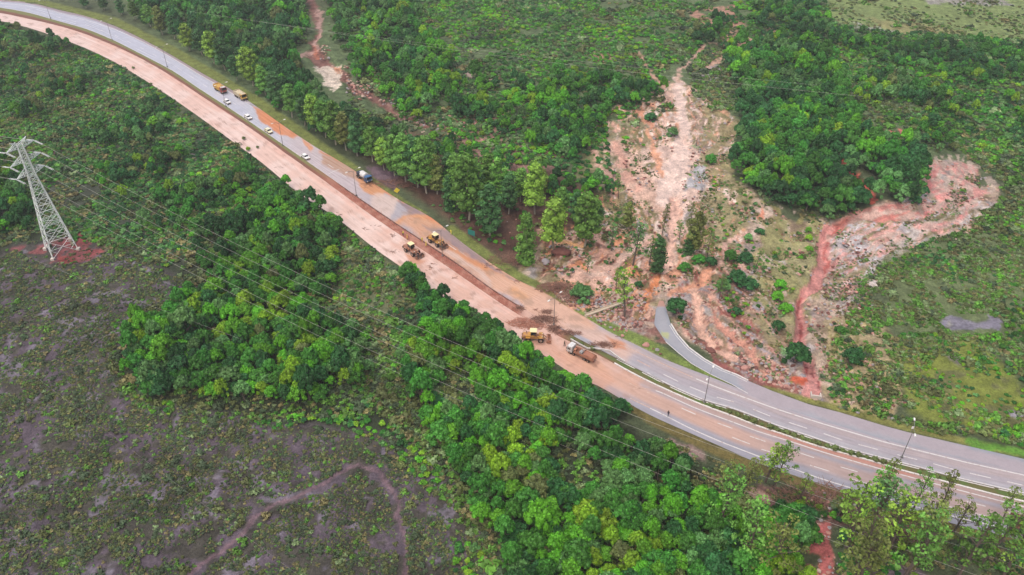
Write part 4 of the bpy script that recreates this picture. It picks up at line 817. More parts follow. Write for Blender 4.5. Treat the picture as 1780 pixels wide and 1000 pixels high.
# ------------------------------------------------------------------ tall trees, palms and single trees of the photograph
def px_h(px, py, top):
    """height of a thing standing at photo point (px,py) whose top shows at photo row `top`"""
    x, y, z = Wt(px, py); lo, hi = 0, 60
    for _ in range(30):
        m = (lo + hi) / 2
        if PX(x, y, z + m)[1] > top: lo = m
        else: hi = m
    return x, y, z, lo
EW = ['mid green', 'light green', 'dark green', 'khaki green']
EUL = [ # base x, base y, top y, tone, shape, width factor, note
 (150,14,-12,2,1,1,''),(182,18,-10,2,1,1,''),(212,26,-6,2,0,1,''),(236,34,0,0,1,1,''),(262,46,6,0,1,1.1,''),(283,60,8,3,1,1.1,''),(304,68,22,2,1,1,''),(330,88,38,1,1,1.25,''),(352,96,46,2,1,1.1,''),(372,110,50,1,1,1.3,''),(392,122,62,2,1,1.2,''),(412,140,92,2,1,1,''),(440,150,76,1,1,1.2,''),(462,166,112,0,1,1.1,''),(484,186,120,2,1,1.1,''),(508,204,142,0,1,1.1,''),(530,218,166,2,1,1,''),(548,228,160,1,1,1.1,''),(566,240,170,0,1,1.1,''),(584,252,168,0,0,1.1,''),(602,262,190,3,1,1,''),(622,272,192,2,0,1.1,''),(648,282,216,0,1,1,''),(668,296,236,1,1,1,''),(686,306,228,0,0,1.1,''),(706,318,228,0,1,1.15,''),(726,326,232,2,0,1.1,''),(742,336,232,0,1,1.1,''),(760,338,262,3,0,1,''),(782,366,302,2,2,1.1,''),(796,362,262,0,1,1.1,''),(815,384,258,0,1,1.1,''),(828,360,270,2,0,1,''),(852,410,314,2,0,1.25,''),(866,356,268,0,0,1,''),(884,372,300,2,1,1,''),(914,458,364,0,2,1.15,'stout '),(905,350,290,0,1,1,''),(930,372,276,1,1,1.1,''),(944,340,290,3,0,.9,''),(962,432,340,1,1,1.25,''),(975,376,322,0,1,1,''),(1000,388,330,2,0,1,''),(1016,428,328,0,1,1.2,''),(1036,398,344,2,0,.9,''),(1090,398,348,3,0,1,''),(848,330,262,0,1,1,''),(780,318,262,2,1,1,''),(750,300,246,2,1,1,''),(716,284,230,2,1,1,''),(640,256,196,0,1,1,''),(612,236,178,2,1,1,''),(576,222,170,2,1,1,''),(420,118,80,2,1,1,''),(340,66,30,2,1,1,''),(1205,440,362,3,0,1.0,'slender leaning '),(1196,442,402,2,2,1.1,'')]
def near_phrase(px, py):
    return place_words(px, py)
tall = []
for n, (px, py, top, t, s, wf, note) in enumerate(EUL):
    x, y, z, h = px_h(px, py, top); k = h / 15.8; wv = min(1.45, max(.75, (.35 + .65 * k))) * wf
    e, c = plant('eucalyptus_tree', EUT[s], EU[t, s], (x, y, z), random.uniform(0, 6.28), (wv, wv, k), f'{note}tall {EW[t]} tree {near_phrase(px, py)}', 'tree', 'tall trees in the row behind the verge'); tall.append(e)
FEL = [(1150,410,352,0,0,.75,'lone umbrella-topped tree on the pale landslide mud'),(1100,462,384,0,3,1.2,'sparse dry tree on the tan silt uphill of the round bush'),(1086,552,466,1,2,1.05,'slim light green tree beside the concrete drain chute'),
 (1330,838,762,0,2,1.25,'twisted pale green tree overhanging the lower carriageway edge'),(1290,858,790,0,0,1.2,'khaki tree at the cutting beside the lower carriageway'),(1265,870,800,1,0,1.2,'olive tree at the edge of the near wood and the cutting'),(1300,985,862,1,1,1.2,'broad olive tree beside the red soil chute'),(1350,1000,900,2,0,1.4,'bright olive tree rising at the red soil chute foot'),
 (1510,900,806,1,1,1.1,'spindly tree crossing the double carriageway view'),(1500,930,830,2,3,1.4,'bushy grey green tree under the power cables by the highway'),(1585,890,812,2,1,.9,'thin leaning tree in front of the dashed lane lines'),(1470,960,850,0,2,1.4,'yellowish feathery tree under the lowest power cable'),(1540,975,870,1,2,1.4,'yellow green feathery tree below the highway verge'),
 (1600,980,870,0,0,1.4,'khaki feathery tree below the brown lorry'),(1655,930,862,2,0,1.1,'open branched tree with bare twigs by the lower edge line'),(1700,985,870,2,1,1.25,'large grey green tree near the brown lorry'),(1742,905,850,1,0,.9,'small thin tree poking over the lower carriageway'),(1745,1000,900,0,2,1.3,'dark khaki tree at the frame corner near the brown lorry'),(1660,1010,900,1,1,1.3,'leafy olive tree at the frame edge below the highway'),(1478,1015,912,2,0,1.2,'ragged olive tree on the far bank of the red soil chute'),(1245,920,820,0,1,1.3,'olive fringe tree where the near wood ends'),(1560,1020,900,0,1,1.3,'drooping khaki tree at the bottom frame edge'),(1490,1030,900,1,0,1.3,'tangled olive tree by the grey soil hollow'),(1610,935,872,3,2,1.1,'short grey green tree on the highway bank'),(1455,900,850,1,0,1.1,'small olive tree beside the reddish bank'),(1530,880,800,1,0,.75,'tall spindly tree with bare twigs rising over the median shrubs'),(1625,915,822,0,0,.8,'tall lacy khaki tree rising over the lower carriageway dashes'),(1345,850,770,2,1,.9,'lacy green tree rising over the lower edge line'),(1128,462,412,0,1,.9,'slender green tree between the two silt streams'),(1062,438,388,1,3,.9,'slender grey green tree on the tan silt'),(1020,478,440,2,1,.8,'small green tree on the debris above the round bush'),(1228,452,396,1,0,.9,'slim khaki tree at the gully head'),(1180,420,382,2,1,.9,'slim green tree beside the pale flow'),(1070,505,462,0,2,.8,'small light tree on the orange silt'),(1250,520,478,1,1,.9,'green tree between the gullies'),(1312,470,430,2,1,.8,'small green tree above the gully rim'),(1075,345,300,0,1,.9,'green tree on the west rim of the slide'),(1200,395,350,0,0,.9,'khaki tree over the pale flow'),(1388,870,820,2,2,.9,'low olive tree beside the bare brown brush')]
for i, (px, py, top, s, t, wf, lb) in enumerate(FEL):
    s %= 3; x, y, z, h = px_h(px, py, top); k = h / 12.6; w = min(1.5, (.3 + .7 * k)) * wf
    e, c = plant('feathery_tree', FET[s], FE[t, s], (x, y, z), random.uniform(0, 6.28), (w, w, k), lb, 'tree', 'sparse trees on the cutting')
# narrow dark tree, round bushes
x, y, z, h = px_h(1142, 472, 410); plant('column_tree', BLT[0], EU[2, 2], (x, y, z), 1, (.95, .95, h / 15.5), 'narrow dark column tree beside the pale mud flow', 'tree', None)
for px, py, w, t, sh, lb in ((1010,518,1.5,4,0,'smooth round grey green bush at the mud-choked verge'),(1175,545,1.5,0,1,'round dark bush in the loop of the slip road'),(1383,632,1.75,0,1,'large round dark bush beside the red stream and palm'),(1480,630,1.35,0,1,'dark rounded tree on the dry slope beside the red stream'),(1280,490,1.3,0,0,'dark clump above the eroded gullies'),(1300,500,1.2,0,2,'second dark clump above the eroded gullies'),(1255,505,1.1,4,1,'grey green clump on the gully rim'),(1295,455,1.1,0,0,'small dark tree above the gully clumps'),(1268,452,1.0,1,1,'mid green crown above the gully rim'),(1235,460,.9,0,0,'low dark crown at the head of the orange gully'),(1215,455,.9,1,2,'green crown at the foot of the leaning tall tree'),(1190,470,.9,1,0,'spreading green crown beside the narrow column tree'),(1320,408,.8,0,0,'small dark crown on the tan flat'),(1300,418,.7,4,1,'grey crown on the tan flat'),(1356,500,.9,2,0,'vivid green crown topmost beside the red stream'),(1350,522,.9,2,1,'vivid green crown between gully and red stream'),(1366,540,.85,2,2,'vivid green crown leaning over the red stream'),(1352,575,.95,0,1,'dark crown above the palm beside the red stream'),(1460,580,.8,1,0,'olive crown on the dry slope'),(1405,418,.6,3,1,'small yellow crown at the wood edge above the stream'),(1406,435,.55,2,2,'smaller yellow green crown near the stream bend'),(1168,235,1.1,4,0,'grey green crown in the middle of the pale mud flow'),(1234,285,1.1,1,1,'green crown on the rim of the grey rock'),(1130,210,1.2,0,0,'dark crown between the orange scars'),(1060,335,1.0,0,1,'dark crown near the end of the tall tree row'),(1590,352,.9,0,2,'dark crown at the tip of the stream wood'),(1280,545,.7,0,0,'low dark crown between the gullies'),(1405,402,.5,2,0,'little bright crown under the dark wood'),(1110,500,.6,0,1,'flat dark crown in the tan debris'),(1085,712,.8,1,0,'lone roadside crown on the lower verge'),(820,440,.0,1,0,'')):
    if w == 0: continue
    x, y, z = Wt(px, py); plant('round_tree', BLT[sh], BL[t, sh], (x, y, z - 1.2 * w), random.uniform(0, 6), (w, w, w * .9), lb, 'tree', None)
for px, py, lb in ((1337,345,'feathery palm at the foot of the dark wood'),(1338,312,'taller palm standing among the dark wood crowns'),(1368,612,'feathery palm beside the round bush and red stream'),(1092,215,'small palm on the slope above the landslide'),(1210,255,'palm on the grey rock beside the mud flow')):
    x, y, z = Wt(px, py); plant('palm_tree', PALMT, PALM[px % 2], (x, y, z), random.uniform(0, 6), (1.0,) * 3, lb, 'palm', None)
number_labels([e for e in tall])

# ------------------------------------------------------------------ steel pylon and power cables
M_steel = mat('galvanised_steel', (232,240,238), .5, .1, .85, .05); M_conc = mat('footing_concrete', (226,214,204), .85); M_ins = mat('insulator_glass', (236,240,242), .25, 0, .8); M_wire = mat('aluminium_wire', (196,196,184), .5, .2, .7)
tx, ty, tz = Wt(108, 434); LD = np.array([268.2 + 138.6, 1.97 - 205.3]); LD /= np.hypot(*LD); LN = np.array([-LD[1], LD[0]]); TH = 35.2
pyl = empty('transmission_tower', (tx, ty, tz), 0); tag(pyl, 'grey lattice steel transmission tower standing on red soil', 'pylon')
yaw = R(41); ax = np.array([math.cos(yaw), math.sin(yaw)]); ay = np.array([-math.sin(yaw), math.cos(yaw)])
def corner(sx, sy, h):
    hw = 3.75 + (1.0 - 3.75) * min(1, h / 26.0) if h < 26 else 1.0 - .35 * (h - 26) / 10; p = ax * sx * hw + ay * sy * hw; return Vector((p[0], p[1], h))
CR = [(1,1),(1,-1),(-1,-1),(-1,1)]; LV = [0, 5.5, 10.5, 15, 18.8, 22, 24.2, 26]
for sx, sy in CR:
    b = MB(); b.bar(corner(sx, sy, 0), corner(sx, sy, 26), .12); b.bar(corner(sx, sy, 26), corner(sx, sy, 35.6), .12); b.build('leg', M_steel, pyl)
    gz0 = float(Hg(tx + corner(sx, sy, 0).x, ty + corner(sx, sy, 0).y)) - tz; c = corner(sx, sy, 0); MB().box((c.x, c.y, gz0 + .15), (1.1, 1.1, 1.0), bevel=.08).build('footing', M_conc, pyl); 
b = MB()
for k in range(4):
    a, c = CR[k], CR[(k + 1) % 4]
    for i in range(len(LV) - 1):
        h0, h1 = LV[i], LV[i+1]; A0, A1, C0, C1 = corner(*a, h0), corner(*a, h1), corner(*c, h0), corner(*c, h1); b.bar(A0, C1, .065); b.bar(C0, A1, .065); b.bar(A1, C1, .065)
        m = (A0 + C1) / 2
        if i < 4:
            b.bar((A0 + A1) / 2, A0.lerp(C1, .25), .06); b.bar((C0 + C1) / 2, C0.lerp(A1, .25), .06); b.bar((A0 + A1) / 2, A0.lerp(C1, .5), .05); b.bar((C0 + C1) / 2, C0.lerp(A1, .5), .05); b.bar(A0.lerp(C1, .75), (C0 + C1) / 2, .05); b.bar(C0.lerp(A1, .75), (A0 + A1) / 2, .05)
    h = 26
    while h < 35.3: b.bar(corner(*a, h), corner(*c, h + 1.6), .06); b.bar(corner(*c, h), corner(*a, h + 1.6), .06); b.bar(corner(*a, h + 1.6), corner(*c, h + 1.6), .06); h += 1.6
for a, c in ((CR[0], CR[2]), (CR[1], CR[3])):
    for h in (10.5, 26): b.bar(corner(*a, h), corner(*c, h), .06)
b.build('bracing', M_steel, pyl)
for k, (a, c) in enumerate(((CR[0], CR[2]), (CR[1], CR[3]))): pass
tips = []
for lv, h in enumerate((26.6, 30.6, 34.8)):
    for sd in (1, -1):
        ln = (4.6, 5.0, 4.4)[lv]; tip = Vector((LN[0] * ln * sd, LN[1] * ln * sd, h + .15)); b = MB(); base = sorted([corner(*q, h) for q in CR], key=lambda v: -(v.x * LN[0] + v.y * LN[1]) * sd)[:3]; top = [Vector((v.x, v.y, v.z + 1.5)) for v in base]
        for v in base[:2]: b.bar(v, tip, .065)
        for v in top[:2]: b.bar(v, tip, .065)
        for f in (.3, .6, .8):
            for v, w in zip(base[:2], top[:2]): b.bar(v.lerp(tip, f), w.lerp(tip, f), .05); b.bar(v.lerp(tip, f), w.lerp(tip, f - .25), .05)
            b.bar(base[0].lerp(tip, f), base[1].lerp(tip, f), .05); b.bar(base[0].lerp(tip, f), base[1].lerp(tip, f - .25), .05); b.bar(top[0].lerp(tip, f), top[1].lerp(tip, f), .05)
        b.build('cross_arm', M_steel, pyl); tips.append((lv, sd, tip))
for sd in (1, -1):
    b = MB(); tp_ = Vector((LN[0] * 2.6 * sd, LN[1] * 2.6 * sd, 37.0))
    for q in CR[:]: b.bar(corner(*q, 35.6), tp_, .07)
    b.build('earth_wire_peak', M_steel, pyl)
E1 = (268.2 - 0, 1.97); SAG = 25.6; LVN = ('bottom', 'middle', 'top')
def wire(p0, p1, sag, r, label, group='power cables', n=60, name='power_cable'):
    b = MB(); pts = [p0.lerp(p1, i / n) - Vector((0, 0, 4 * sag * (i / n) * (1 - i / n))) for i in range(n + 1)]
    for a, c in zip(pts[:-1], pts[1:]): b.bar(a, c, r, 5)
    return tag(b.build(name, M_wire, None), label, 'cable', group)
T0 = Vector((tx, ty, tz))
for lv, sd, tip in tips:
    for f in (1, -1):
        d = Vector((LD[0] * f, LD[1] * f, -.16)).normalized(); e = tip + d * 3.4; b = MB(); b.bar(tip, tip + d * .3, .04)
        for off in (.16, -.16):
            o = Vector((LN[0] * off, LN[1] * off, 0)); b.bar(tip + d * .3 + o, e + o, .05, 8)
            for q in range(14): b.bar(tip + d * (.4 + q * .21) + o, tip + d * (.48 + q * .21) + o, .10, 8)
        b.build('insulator_string', M_ins, pyl)
        side = 'highway side' if sd > 0 else 'moor side'
        if f > 0: wire(T0 + e, Vector((E1[0] + tip.x, E1[1] + tip.y, tip.z - 5)), SAG,   .027, f'power cable running from the {LVN[lv]} {side} arm of the pylon across the wood', 'cables crossing the wood')
        else: wire(T0 + e, T0 + tip + Vector((-LD[0] * 260, -LD[1] * 260, -2)), 9, .045, f'power cable leaving the {LVN[lv]} {side} arm of the pylon toward the frame edge', 'cables leaving the frame behind the pylon')
for sd, nm in ((1, 'highway side'),): pass
def pxw(px, py, z): return Vector((*W(px, py, z), z))
wire(pxw(440, 36, 16), pxw(1500, 168, 16), 2, .03, 'thin overhead wire crossing the far scrub hillside', 'thin wires over the far slopes'); wire(pxw(330, 20, 17), pxw(1420, 148, 17), 2, .025, 'second thin overhead wire parallel over the far scrub hillside', 'thin wires over the far slopes')
wire(pxw(-60, 560, 8), pxw(620, 1075, 8), 1.0, .009, 'thin overhead wire above the dark moor', 'thin wires over the moor'); wire(pxw(60, 452, 10), pxw(420, 590, 7), .5, .018, 'short low wire over the moor near the pylon feet', 'thin wires over the moor')

# ------------------------------------------------------------------ street lamps on the median
M_pole = mat('lamp_pole', (150,148,146), .5, .4); M_head = mat('lamp_head', (240,240,236), .35, 0, .8)
LAMPS = [(88,32.5,'on the far bend nearest the frame edge'),(195,70,'on the far bend median'),(291,117,'between the far bend and the yellow tipper'),(393,186,'beside the white cars and yellow tipper'),(492,254,'beside the cream parked car'),(619.6,341,'opposite the blue truck'),(769,446,'beside the two muddy loaders'),(962.6,566,'standing in the mud gap of the median'),(1224,701,'beside the end of the slip road'),(1567,796,'opposite the white verge marker')]
def make_lamp():
    root = empty('street_lamp'); MB().bar((0,0,-.1), (0,0,9.2), .1, 8, .055).box((0,0,.2), (.5,.5,.35), bevel=.04).build('pole', M_pole, root)
    for s in (1, -1):
        b = MB(); pts = [Vector((0, 0, 9.0)), Vector((0, s * .6, 9.5)), Vector((0, s * 1.5, 9.8)), Vector((0, s * 2.1, 9.9))]
        for a, c in zip(pts[:-1], pts[1:]): b.bar(a, c, .06, 6)
        b.build('arm', M_pole, root); MB().box((0, s * 2.5, 9.9), (.4, .9, .2), taper=.8, bevel=.06).build('lamp_head', M_head, root)
    return root
lp = make_lamp()
for i, (px, py, nt) in enumerate(LAMPS):
    o = lp if i == 0 else copy_tree(lp); x, y = W(px, py); o.location = (x, y, .12); o.rotation_euler.z = heading(px - 20, yl(ME, px - 20), px + 20, yl(ME, px + 20)); tag(o, f'grey double-armed street lamp {nt}', 'street lamp', 'street lamps along the median')

# ------------------------------------------------------------------ vehicles
M_tyre = mat('tyre_rubber', (52,46,44), .85); M_rim = muddy('steel_rim', (170,165,160), amt=.6); M_glass = mat('vehicle_glass', (40,48,56), .12, 0, .5, .03, 3, .8); M_dark = muddy('chassis_black', (60,56,56), amt=.4)
M_carw = mat('car_paint_white', (240,240,240), .25, 0, .8, .03); M_cream = mat('car_paint_cream', (240,236,205), .3, 0, .75, .03); M_yel = muddy('machine_yellow', (228,170,54), amt=.62); M_yel2 = muddy('tipper_yellow', (244,190,70), amt=.1); M_creamt = muddy('cream_panels', (240,224,188), amt=.2); M_redcab = muddy('cab_red', (190,70,60), amt=.2); M_whitecab = muddy('cab_white', (240,240,240), amt=.1); M_blue = muddy('cab_blue', (70,120,176), amt=.15)
M_mudb = muddy('mud_coated_panels', (196,140,118), amt=.8); M_rust = muddy('load_orange', (196,124,96), amt=.8); M_brown = muddy('brown_box', (150,96,80), amt=.4); M_lamp = mat('lamp_lens', (250,244,220), .2, 0, .85); M_redl = mat('tail_lens', (190,40,36), .3); M_dirt = mat('heaped_soil', (176,112,78), .9)
def wheel(parent, x, y, r, w, rim=True):
    b = MB(); b.bar((x, y - w / 2, r), (x, y + w / 2, r), r, 18); o = b.build('wheel', M_tyre, parent)
    if rim:
        s = 1 if y > 0 else -1; c = MB(); c.bar((x, y + s * (w / 2 - .02), r), (x, y + s * (w / 2 + .03), r), r * .55, 12); c.build('rim', M_rim, o)
def make_car(paint, name='parked_car'):
    root = empty(name)
    MB().prism([(-2.05,.35),(2.05,.35),(2.1,.72),(1.95,.88),(1.05,.98),(-1.75,1.0),(-2.1,.9),(-2.12,.6)], -.84, .84, .07).build('body', paint, root)
    MB().prism([(1.05,.96),(.45,1.42),(-1.3,1.44),(-1.85,.98)], -.72, .72, .06).build('roof', paint, root)
    MB().prism([(1.10,.985),(.56,1.36),(.40,1.36),(.80,.985)], -.66, .66).build('windscreen', M_glass, root); MB().prism([(-1.55,1.02),(-1.28,1.36),(-1.42,1.38),(-1.92,1.0)], -.62, .62).build('rear_window', M_glass, root)
    for s in (1, -1): MB().prism([(.86,1.02),(.44,1.34),(-1.15,1.36),(-1.5,1.02)], s * .70, s * .735).build('side_window', M_glass, root)
    for x in (1.3, -1.3):
        for s in (1, -1): wheel(root, x, s * .76, .32, .22)
    for s in (1, -1): MB().box((2.05, s * .6, .7), (.12, .36, .16), bevel=.02).build('headlight', M_lamp, root); MB().box((-2.09, s * .64, .78), (.08, .26, .2), bevel=.02).build('tail_light', M_redl, root); MB().box((.85, s * .93, 1.02), (.14, .2, .12), bevel=.02).build('mirror', paint, root)
    MB().box((2.1, 0, .45), (.1, 1.5, .2), bevel=.03).build('bumper', M_dark, root)
    return root
def put(o, px, py, hd, label, cat, group=None, z=.06):
    x, y = W(px, py, z); o.location = (x, y, z); o.rotation_euler.z = hd; return tag(o, label, cat, group)
def rh(px, flip=False):
    return heading(px - 25, yl(ME, px - 25), px + 25, yl(ME, px + 25)) + (math.pi if flip else 0)
car0 = make_car(M_carw); c1 = copy_tree(car0); c2 = copy_tree(car0); car3 = make_car(M_cream)
put(car0, 395, 179, rh(395), 'white car stopped beside the yellow tipper truck', 'car', 'cars on the upper carriageway'); put(c1, 431.5, 206, rh(431), 'white hatchback between the tipper and the cream car', 'car', 'cars on the upper carriageway'); put(c2, 531, 275, rh(531), 'white hatchback stopped alone before the blue truck', 'car', 'cars on the upper carriageway'); put(car3, 467, 230, rh(467), 'cream coloured car standing under the street lamp', 'car', 'cars on the upper carriageway')
def cab(root, x, w, h, paint, z0=.95, L=1.7, roofm=None):
    MB().prism([(x - L/2, z0 - .35), (x + L/2, z0 - .35), (x + L/2 + .06, z0 + .55), (x + L/2 - .14, z0 + h), (x - L/2, z0 + h)], -w/2, w/2, .07).build('cab', paint, root)
    MB().prism([(x + L/2 + .075, z0 + .6), (x + L/2 - .10, z0 + h - .18), (x + L/2 - .17, z0 + h - .18), (x + L/2, z0 + .6)], -w/2 + .14, w/2 - .14).build('windscreen', M_glass, root)
    for s in (1, -1):
        MB().box((x + .1, s * (w/2 + .01), z0 + .95), (L * .55, .04, .6), bevel=.01).build('side_window', M_glass, root); MB().box((x + L/2 + .06, s * (w/2 - .3), z0 + .02), (.08, .38, .22), bevel=.02).build('headlight', M_lamp, root); MB().box((x + L/2 - .05, s * (w/2 + .22), z0 + 1.0), (.1, .22, .5), bevel=.02).build('mirror', M_dark, root)
    MB().box((x + L/2 + .06, 0, z0 - .35), (.18, w - .1, .3), bevel=.04).build('bumper', M_dark, root)
    if roofm: MB().box((x, 0, z0 + h + .04), (L * .8, w * .8, .1), bevel=.03).build('roof', roofm, root)
def truck_base(root, L, w, axles):
    for s in (1, -1): MB().box((0, s * .4, .85), (L, .12, .26), bevel=.02).build('chassis_rail', M_dark, root)
    for x in axles:
        for s in (1, -1): wheel(root, x, s * (w/2 - .2), .5, .36)
def make_tipper(cabm, bodym, roofm, load=M_dirt, name='tipper_truck'):
    root = empty(name); truck_base(root, 7.2, 2.45, (2.6, -1.6, -2.9)); cab(root, 2.75, 2.4, 1.75, cabm, 1.0, 1.7, roofm); b = MB(); L0, L1, hw, z0, z1 = -3.7, 1.6, 1.25, 1.15, 2.55
    b.box(((L0+L1)/2, 0, z0 + .06), (L1-L0, 2*hw, .12), bevel=.02)
    for s in (1, -1):
        b.box(((L0+L1)/2, s * hw, (z0+z1)/2), (L1-L0, .1, z1-z0), bevel=.02)
        for k in range(6): b.box((L0 + .4 + k * (L1-L0-.8)/5, s * (hw + .08), (z0+z1)/2), (.12, .12, z1-z0-.1))
    b.box((L1, 0, (z0+z1)/2 + .1), (.1, 2*hw - .12, z1-z0+.2), bevel=.02); b.box((L0, 0, (z0+z1)/2), (.1, 2*hw - .12, z1-z0), bevel=.02); b.build('tipper_body', bodym, root)
    MB().prism([(L0+.1, z0+.2), (L1-.1, z0+.2), (L1-.3, z1-.25), ((L0+L1)/2, z1+.12), (L0+.3, z1-.3)], -hw + .12, hw - .12, .15).build('load', load, root)
    for s in (1, -1): MB().box((3.1 - 7.0, s * .95, .95), (.08, .3, .16), bevel=.02).build('tail_light', M_redl, root); MB().box((2.6, s * 1.13, 1.12), (1.25, .3, .12), bevel=.04).build('mudguard', cabm, root)
    return root
put(make_tipper(M_redcab, M_yel2, M_whitecab, M_yel2), 384, 159, rh(384), 'yellow tipper truck with red and white cab facing the mud', 'truck', 'trucks on the upper carriageway'); put(make_tipper(M_yel2, M_creamt, M_creamt, M_creamt), 419, 170.5, rh(419), 'cream bodied tipper truck with yellow cab parked at the verge', 'truck', 'trucks on the upper carriageway')
# blue truck with a white tank
bt = empty('tank_truck'); truck_base(bt, 7.4, 2.4, (2.7, -1.7, -2.8)); cab(bt, 2.8, 2.35, 1.6, M_blue, .95, 1.7); b = MB(); b.bar((-.9, 0, 2.0), (1.6, 0, 2.0), 1.12, 20); b.bar((-1.0, 0, 2.0), (-.9, 0, 2.0), .8, 20, 1.12); b.bar((1.6, 0, 2.0), (1.75, 0, 2.0), 1.12, 20, .8); b.build('tank', M_whitecab, bt, smooth=False)
MB().box((0, 0, 1.1), (5.6, 2.2, .16), bevel=.03).build('flat_deck', M_dark, bt); MB().box((-2.3, 0, 1.75), (1.5, 2.1, 1.15), bevel=.06).build('pump_box', mat('pump_dark_blue', (64,74,92), .5), bt); MB().box((-1.6, 0, 2.5), (.5, .9, .25), bevel=.05).build('hatch', M_whitecab, bt)
put(bt, 633, 312, rh(633), 'blue truck with a white tank standing in orange mud', 'truck', 'trucks on the upper carriageway')
# flatbed lorry with a white cab, facing the loader
fb = empty('flatbed_truck'); truck_base(fb, 9.4, 2.5, (3.5, -1.6, -2.9, 2.3)); cab(fb, 3.75, 2.45, 1.85, M_whitecab, 1.05, 1.8); b = MB(); b.box((-1.1, 0, 1.3), (7.0, 2.5, .16), bevel=.02)
for s in (1, -1):
    b.box((-1.4, s * 1.22, 1.72), (6.2, .08, .7), bevel=.02)
    for k in range(7): b.box((-4.3 + k * .97, s * 1.28, 1.7), (.1, .08, .74))
b.box((-4.5, 0, 1.72), (.08, 2.4, .7), bevel=.02); b.build('flat_bed', M_mudb, fb)
MB().bar((2.05, 0, 1.4), (2.05, 0, 3.0), .22, 8).bar((2.05, 0, 2.9), (.2, .2, 3.3), .16, 6).bar((.2, .2, 3.3), (-1.3, .3, 2.5), .12, 6).box((2.05, 0, 1.9), (.8, 1.9, .9), bevel=.08).build('loader_crane', M_rust, fb); MB().prism([(-4.3,1.4),(-.4,1.4),(-.8,2.0),(-2.4,2.25),(-4.0,1.95)], -1.05, .9, .12).build('load', M_rust, fb); MB().box((.1, -.2, 1.8), (1.0, 1.6, .75), rot=None, bevel=.06).build('tool_box', mat('grey_crate', (190,190,190), .6), fb)
for s in (1, -1): MB().box((-4.58, s * 1.0, 1.1), (.06, .3, .16), bevel=.02).build('tail_light', M_redl, fb)
put(fb, 1011, 620, heading(1035, 630, 985, 606), 'muddy flatbed truck with white cab standing in brown water', 'truck'); fb.scale = (.86,) * 3
# brown lorry cut by the frame
bl = empty('box_lorry'); truck_base(bl, 8.6, 2.5, (3.2, -1.6, -2.9)); cab(bl, 3.3, 2.4, 1.7, M_redcab, 1.0, 1.7); b = MB(); b.box((-1.1, 0, 1.25), (6.4, 2.5, .16), bevel=.02)
for s in (1, -1):
    b.box((-1.1, s * 1.24, 2.1), (6.4, .08, 1.6), bevel=.02)
    for k in range(7): b.box((-4.1 + k, s * 1.31, 2.1), (.12, .08, 1.6))
b.box((-4.28, 0, 2.1), (.08, 2.4, 1.6), bevel=.02); b.box((2.08, 0, 2.1), (.08, 2.4, 1.6), bevel=.02); b.build('cargo_body', M_brown, bl); MB().box((-1.1, 0, 2.2), (6.2, 2.36, .9), bevel=.15).build('load', mat('dark_cargo', (90,64,58), .9), bl)
put(bl, 1790, 924, rh(1740), 'brown stake-sided lorry leaving at the frame edge of the lower carriageway', 'truck')
def make_loader(roofm, bodym, bucketm, name='wheel_loader', turn=0.0):
    root = empty(name)
    MB().prism([(-3.3,1.0),(-.4,1.0),(-.3,1.9),(-1.3,2.15),(-3.1,1.95),(-3.4,1.5)], -.95, .95, .1).build('engine_cover', bodym, root); MB().box((-3.35, 0, 1.1), (.4, 2.3, .6), bevel=.08).build('counterweight', M_dark, root)
    c = MB(); c.prism([(-1.25,1.9),(.35,1.9),(.5,2.5),(.25,3.25),(-1.15,3.25)], -.72, .72, .05).build('cab', M_glass, root)
    b = MB()
    for s in (1, -1):
        for x in (-1.2, .32): b.bar((x, s * .74, 1.9), (x * .92, s * .74, 3.28), .06)
        b.box((-.45, s * .76, 1.95), (1.7, .06, .25))
    b.build('cab_posts', bodym, root); MB().box((-.45, 0, 3.34), (1.85, 1.7, .16), bevel=.05).build('roof', roofm, root)
    MB().box((.2, 0, 1.15), (1.4, 1.1, .7), bevel=.06).box((1.2, 0, 1.25), (1.5, 1.3, .8), bevel=.08).build('front_frame', bodym, root)
    for x in (1.55, -1.85):
        for s in (1, -1): wheel(root, x, s * 1.05, .75, .58); MB().box((x, s * 1.05, 1.58), (1.1, .6, .1), bevel=.04).build('mudguard', bodym, root)
    for s in (1, -1):
        MB().bar((1.1, s * .48, 1.85), (2.4, s * .5, 1.3), .14, 4).bar((2.4, s * .5, 1.3), (3.2, s * .5, .55), .13, 4).build('lift_arm', bodym, root); MB().bar((1.0, s * .3, 1.3), (2.5, s * .34, 1.15), .09, 8).build('hydraulic_ram', M_rim, root)
    MB().prism([(3.1,.15),(4.3,.1),(4.35,.16),(3.3,.28),(3.2,.8),(3.5,1.25),(3.42,1.3),(3.05,.85)], -1.35, 1.35).box((3.6, 1.34, .6), (1.1, .06, .9)).box((3.6, -1.34, .6), (1.1, .06, .9)).build('bucket', bucketm, root)
    for s in (1, -1): MB().box((1.9, s * .6, 1.75), (.12, .3, .2), bevel=.03).build('headlight', M_lamp, root)
    MB().bar((-2.3, .4, 2.1), (-2.3, .4, 2.7), .07, 8).build('exhaust', M_dark, root)
    return root
M_creamr = mat('cream_roof', (244,226,170), .5, 0, .8); M_bucket = muddy('bucket_steel', (120,100,92), amt=.6)
put(make_loader(M_creamr, M_yel, M_bucket), 759, 424, heading(750, 414, 772, 428), 'yellow wheel loader clearing mud on the upper carriageway', 'loader', 'wheel loaders')
put(make_loader(M_creamr, M_mudb, M_bucket), 717, 440, heading(704, 428, 730, 445), 'mud covered wheel loader wading in the pink lower carriageway', 'loader', 'wheel loaders')
put(make_loader(M_creamr, M_yel, M_mudb), 930, 591, heading(900, 588, 960, 590), 'yellow wheel loader facing the brush pile near the flatbed truck', 'loader', 'wheel loaders')

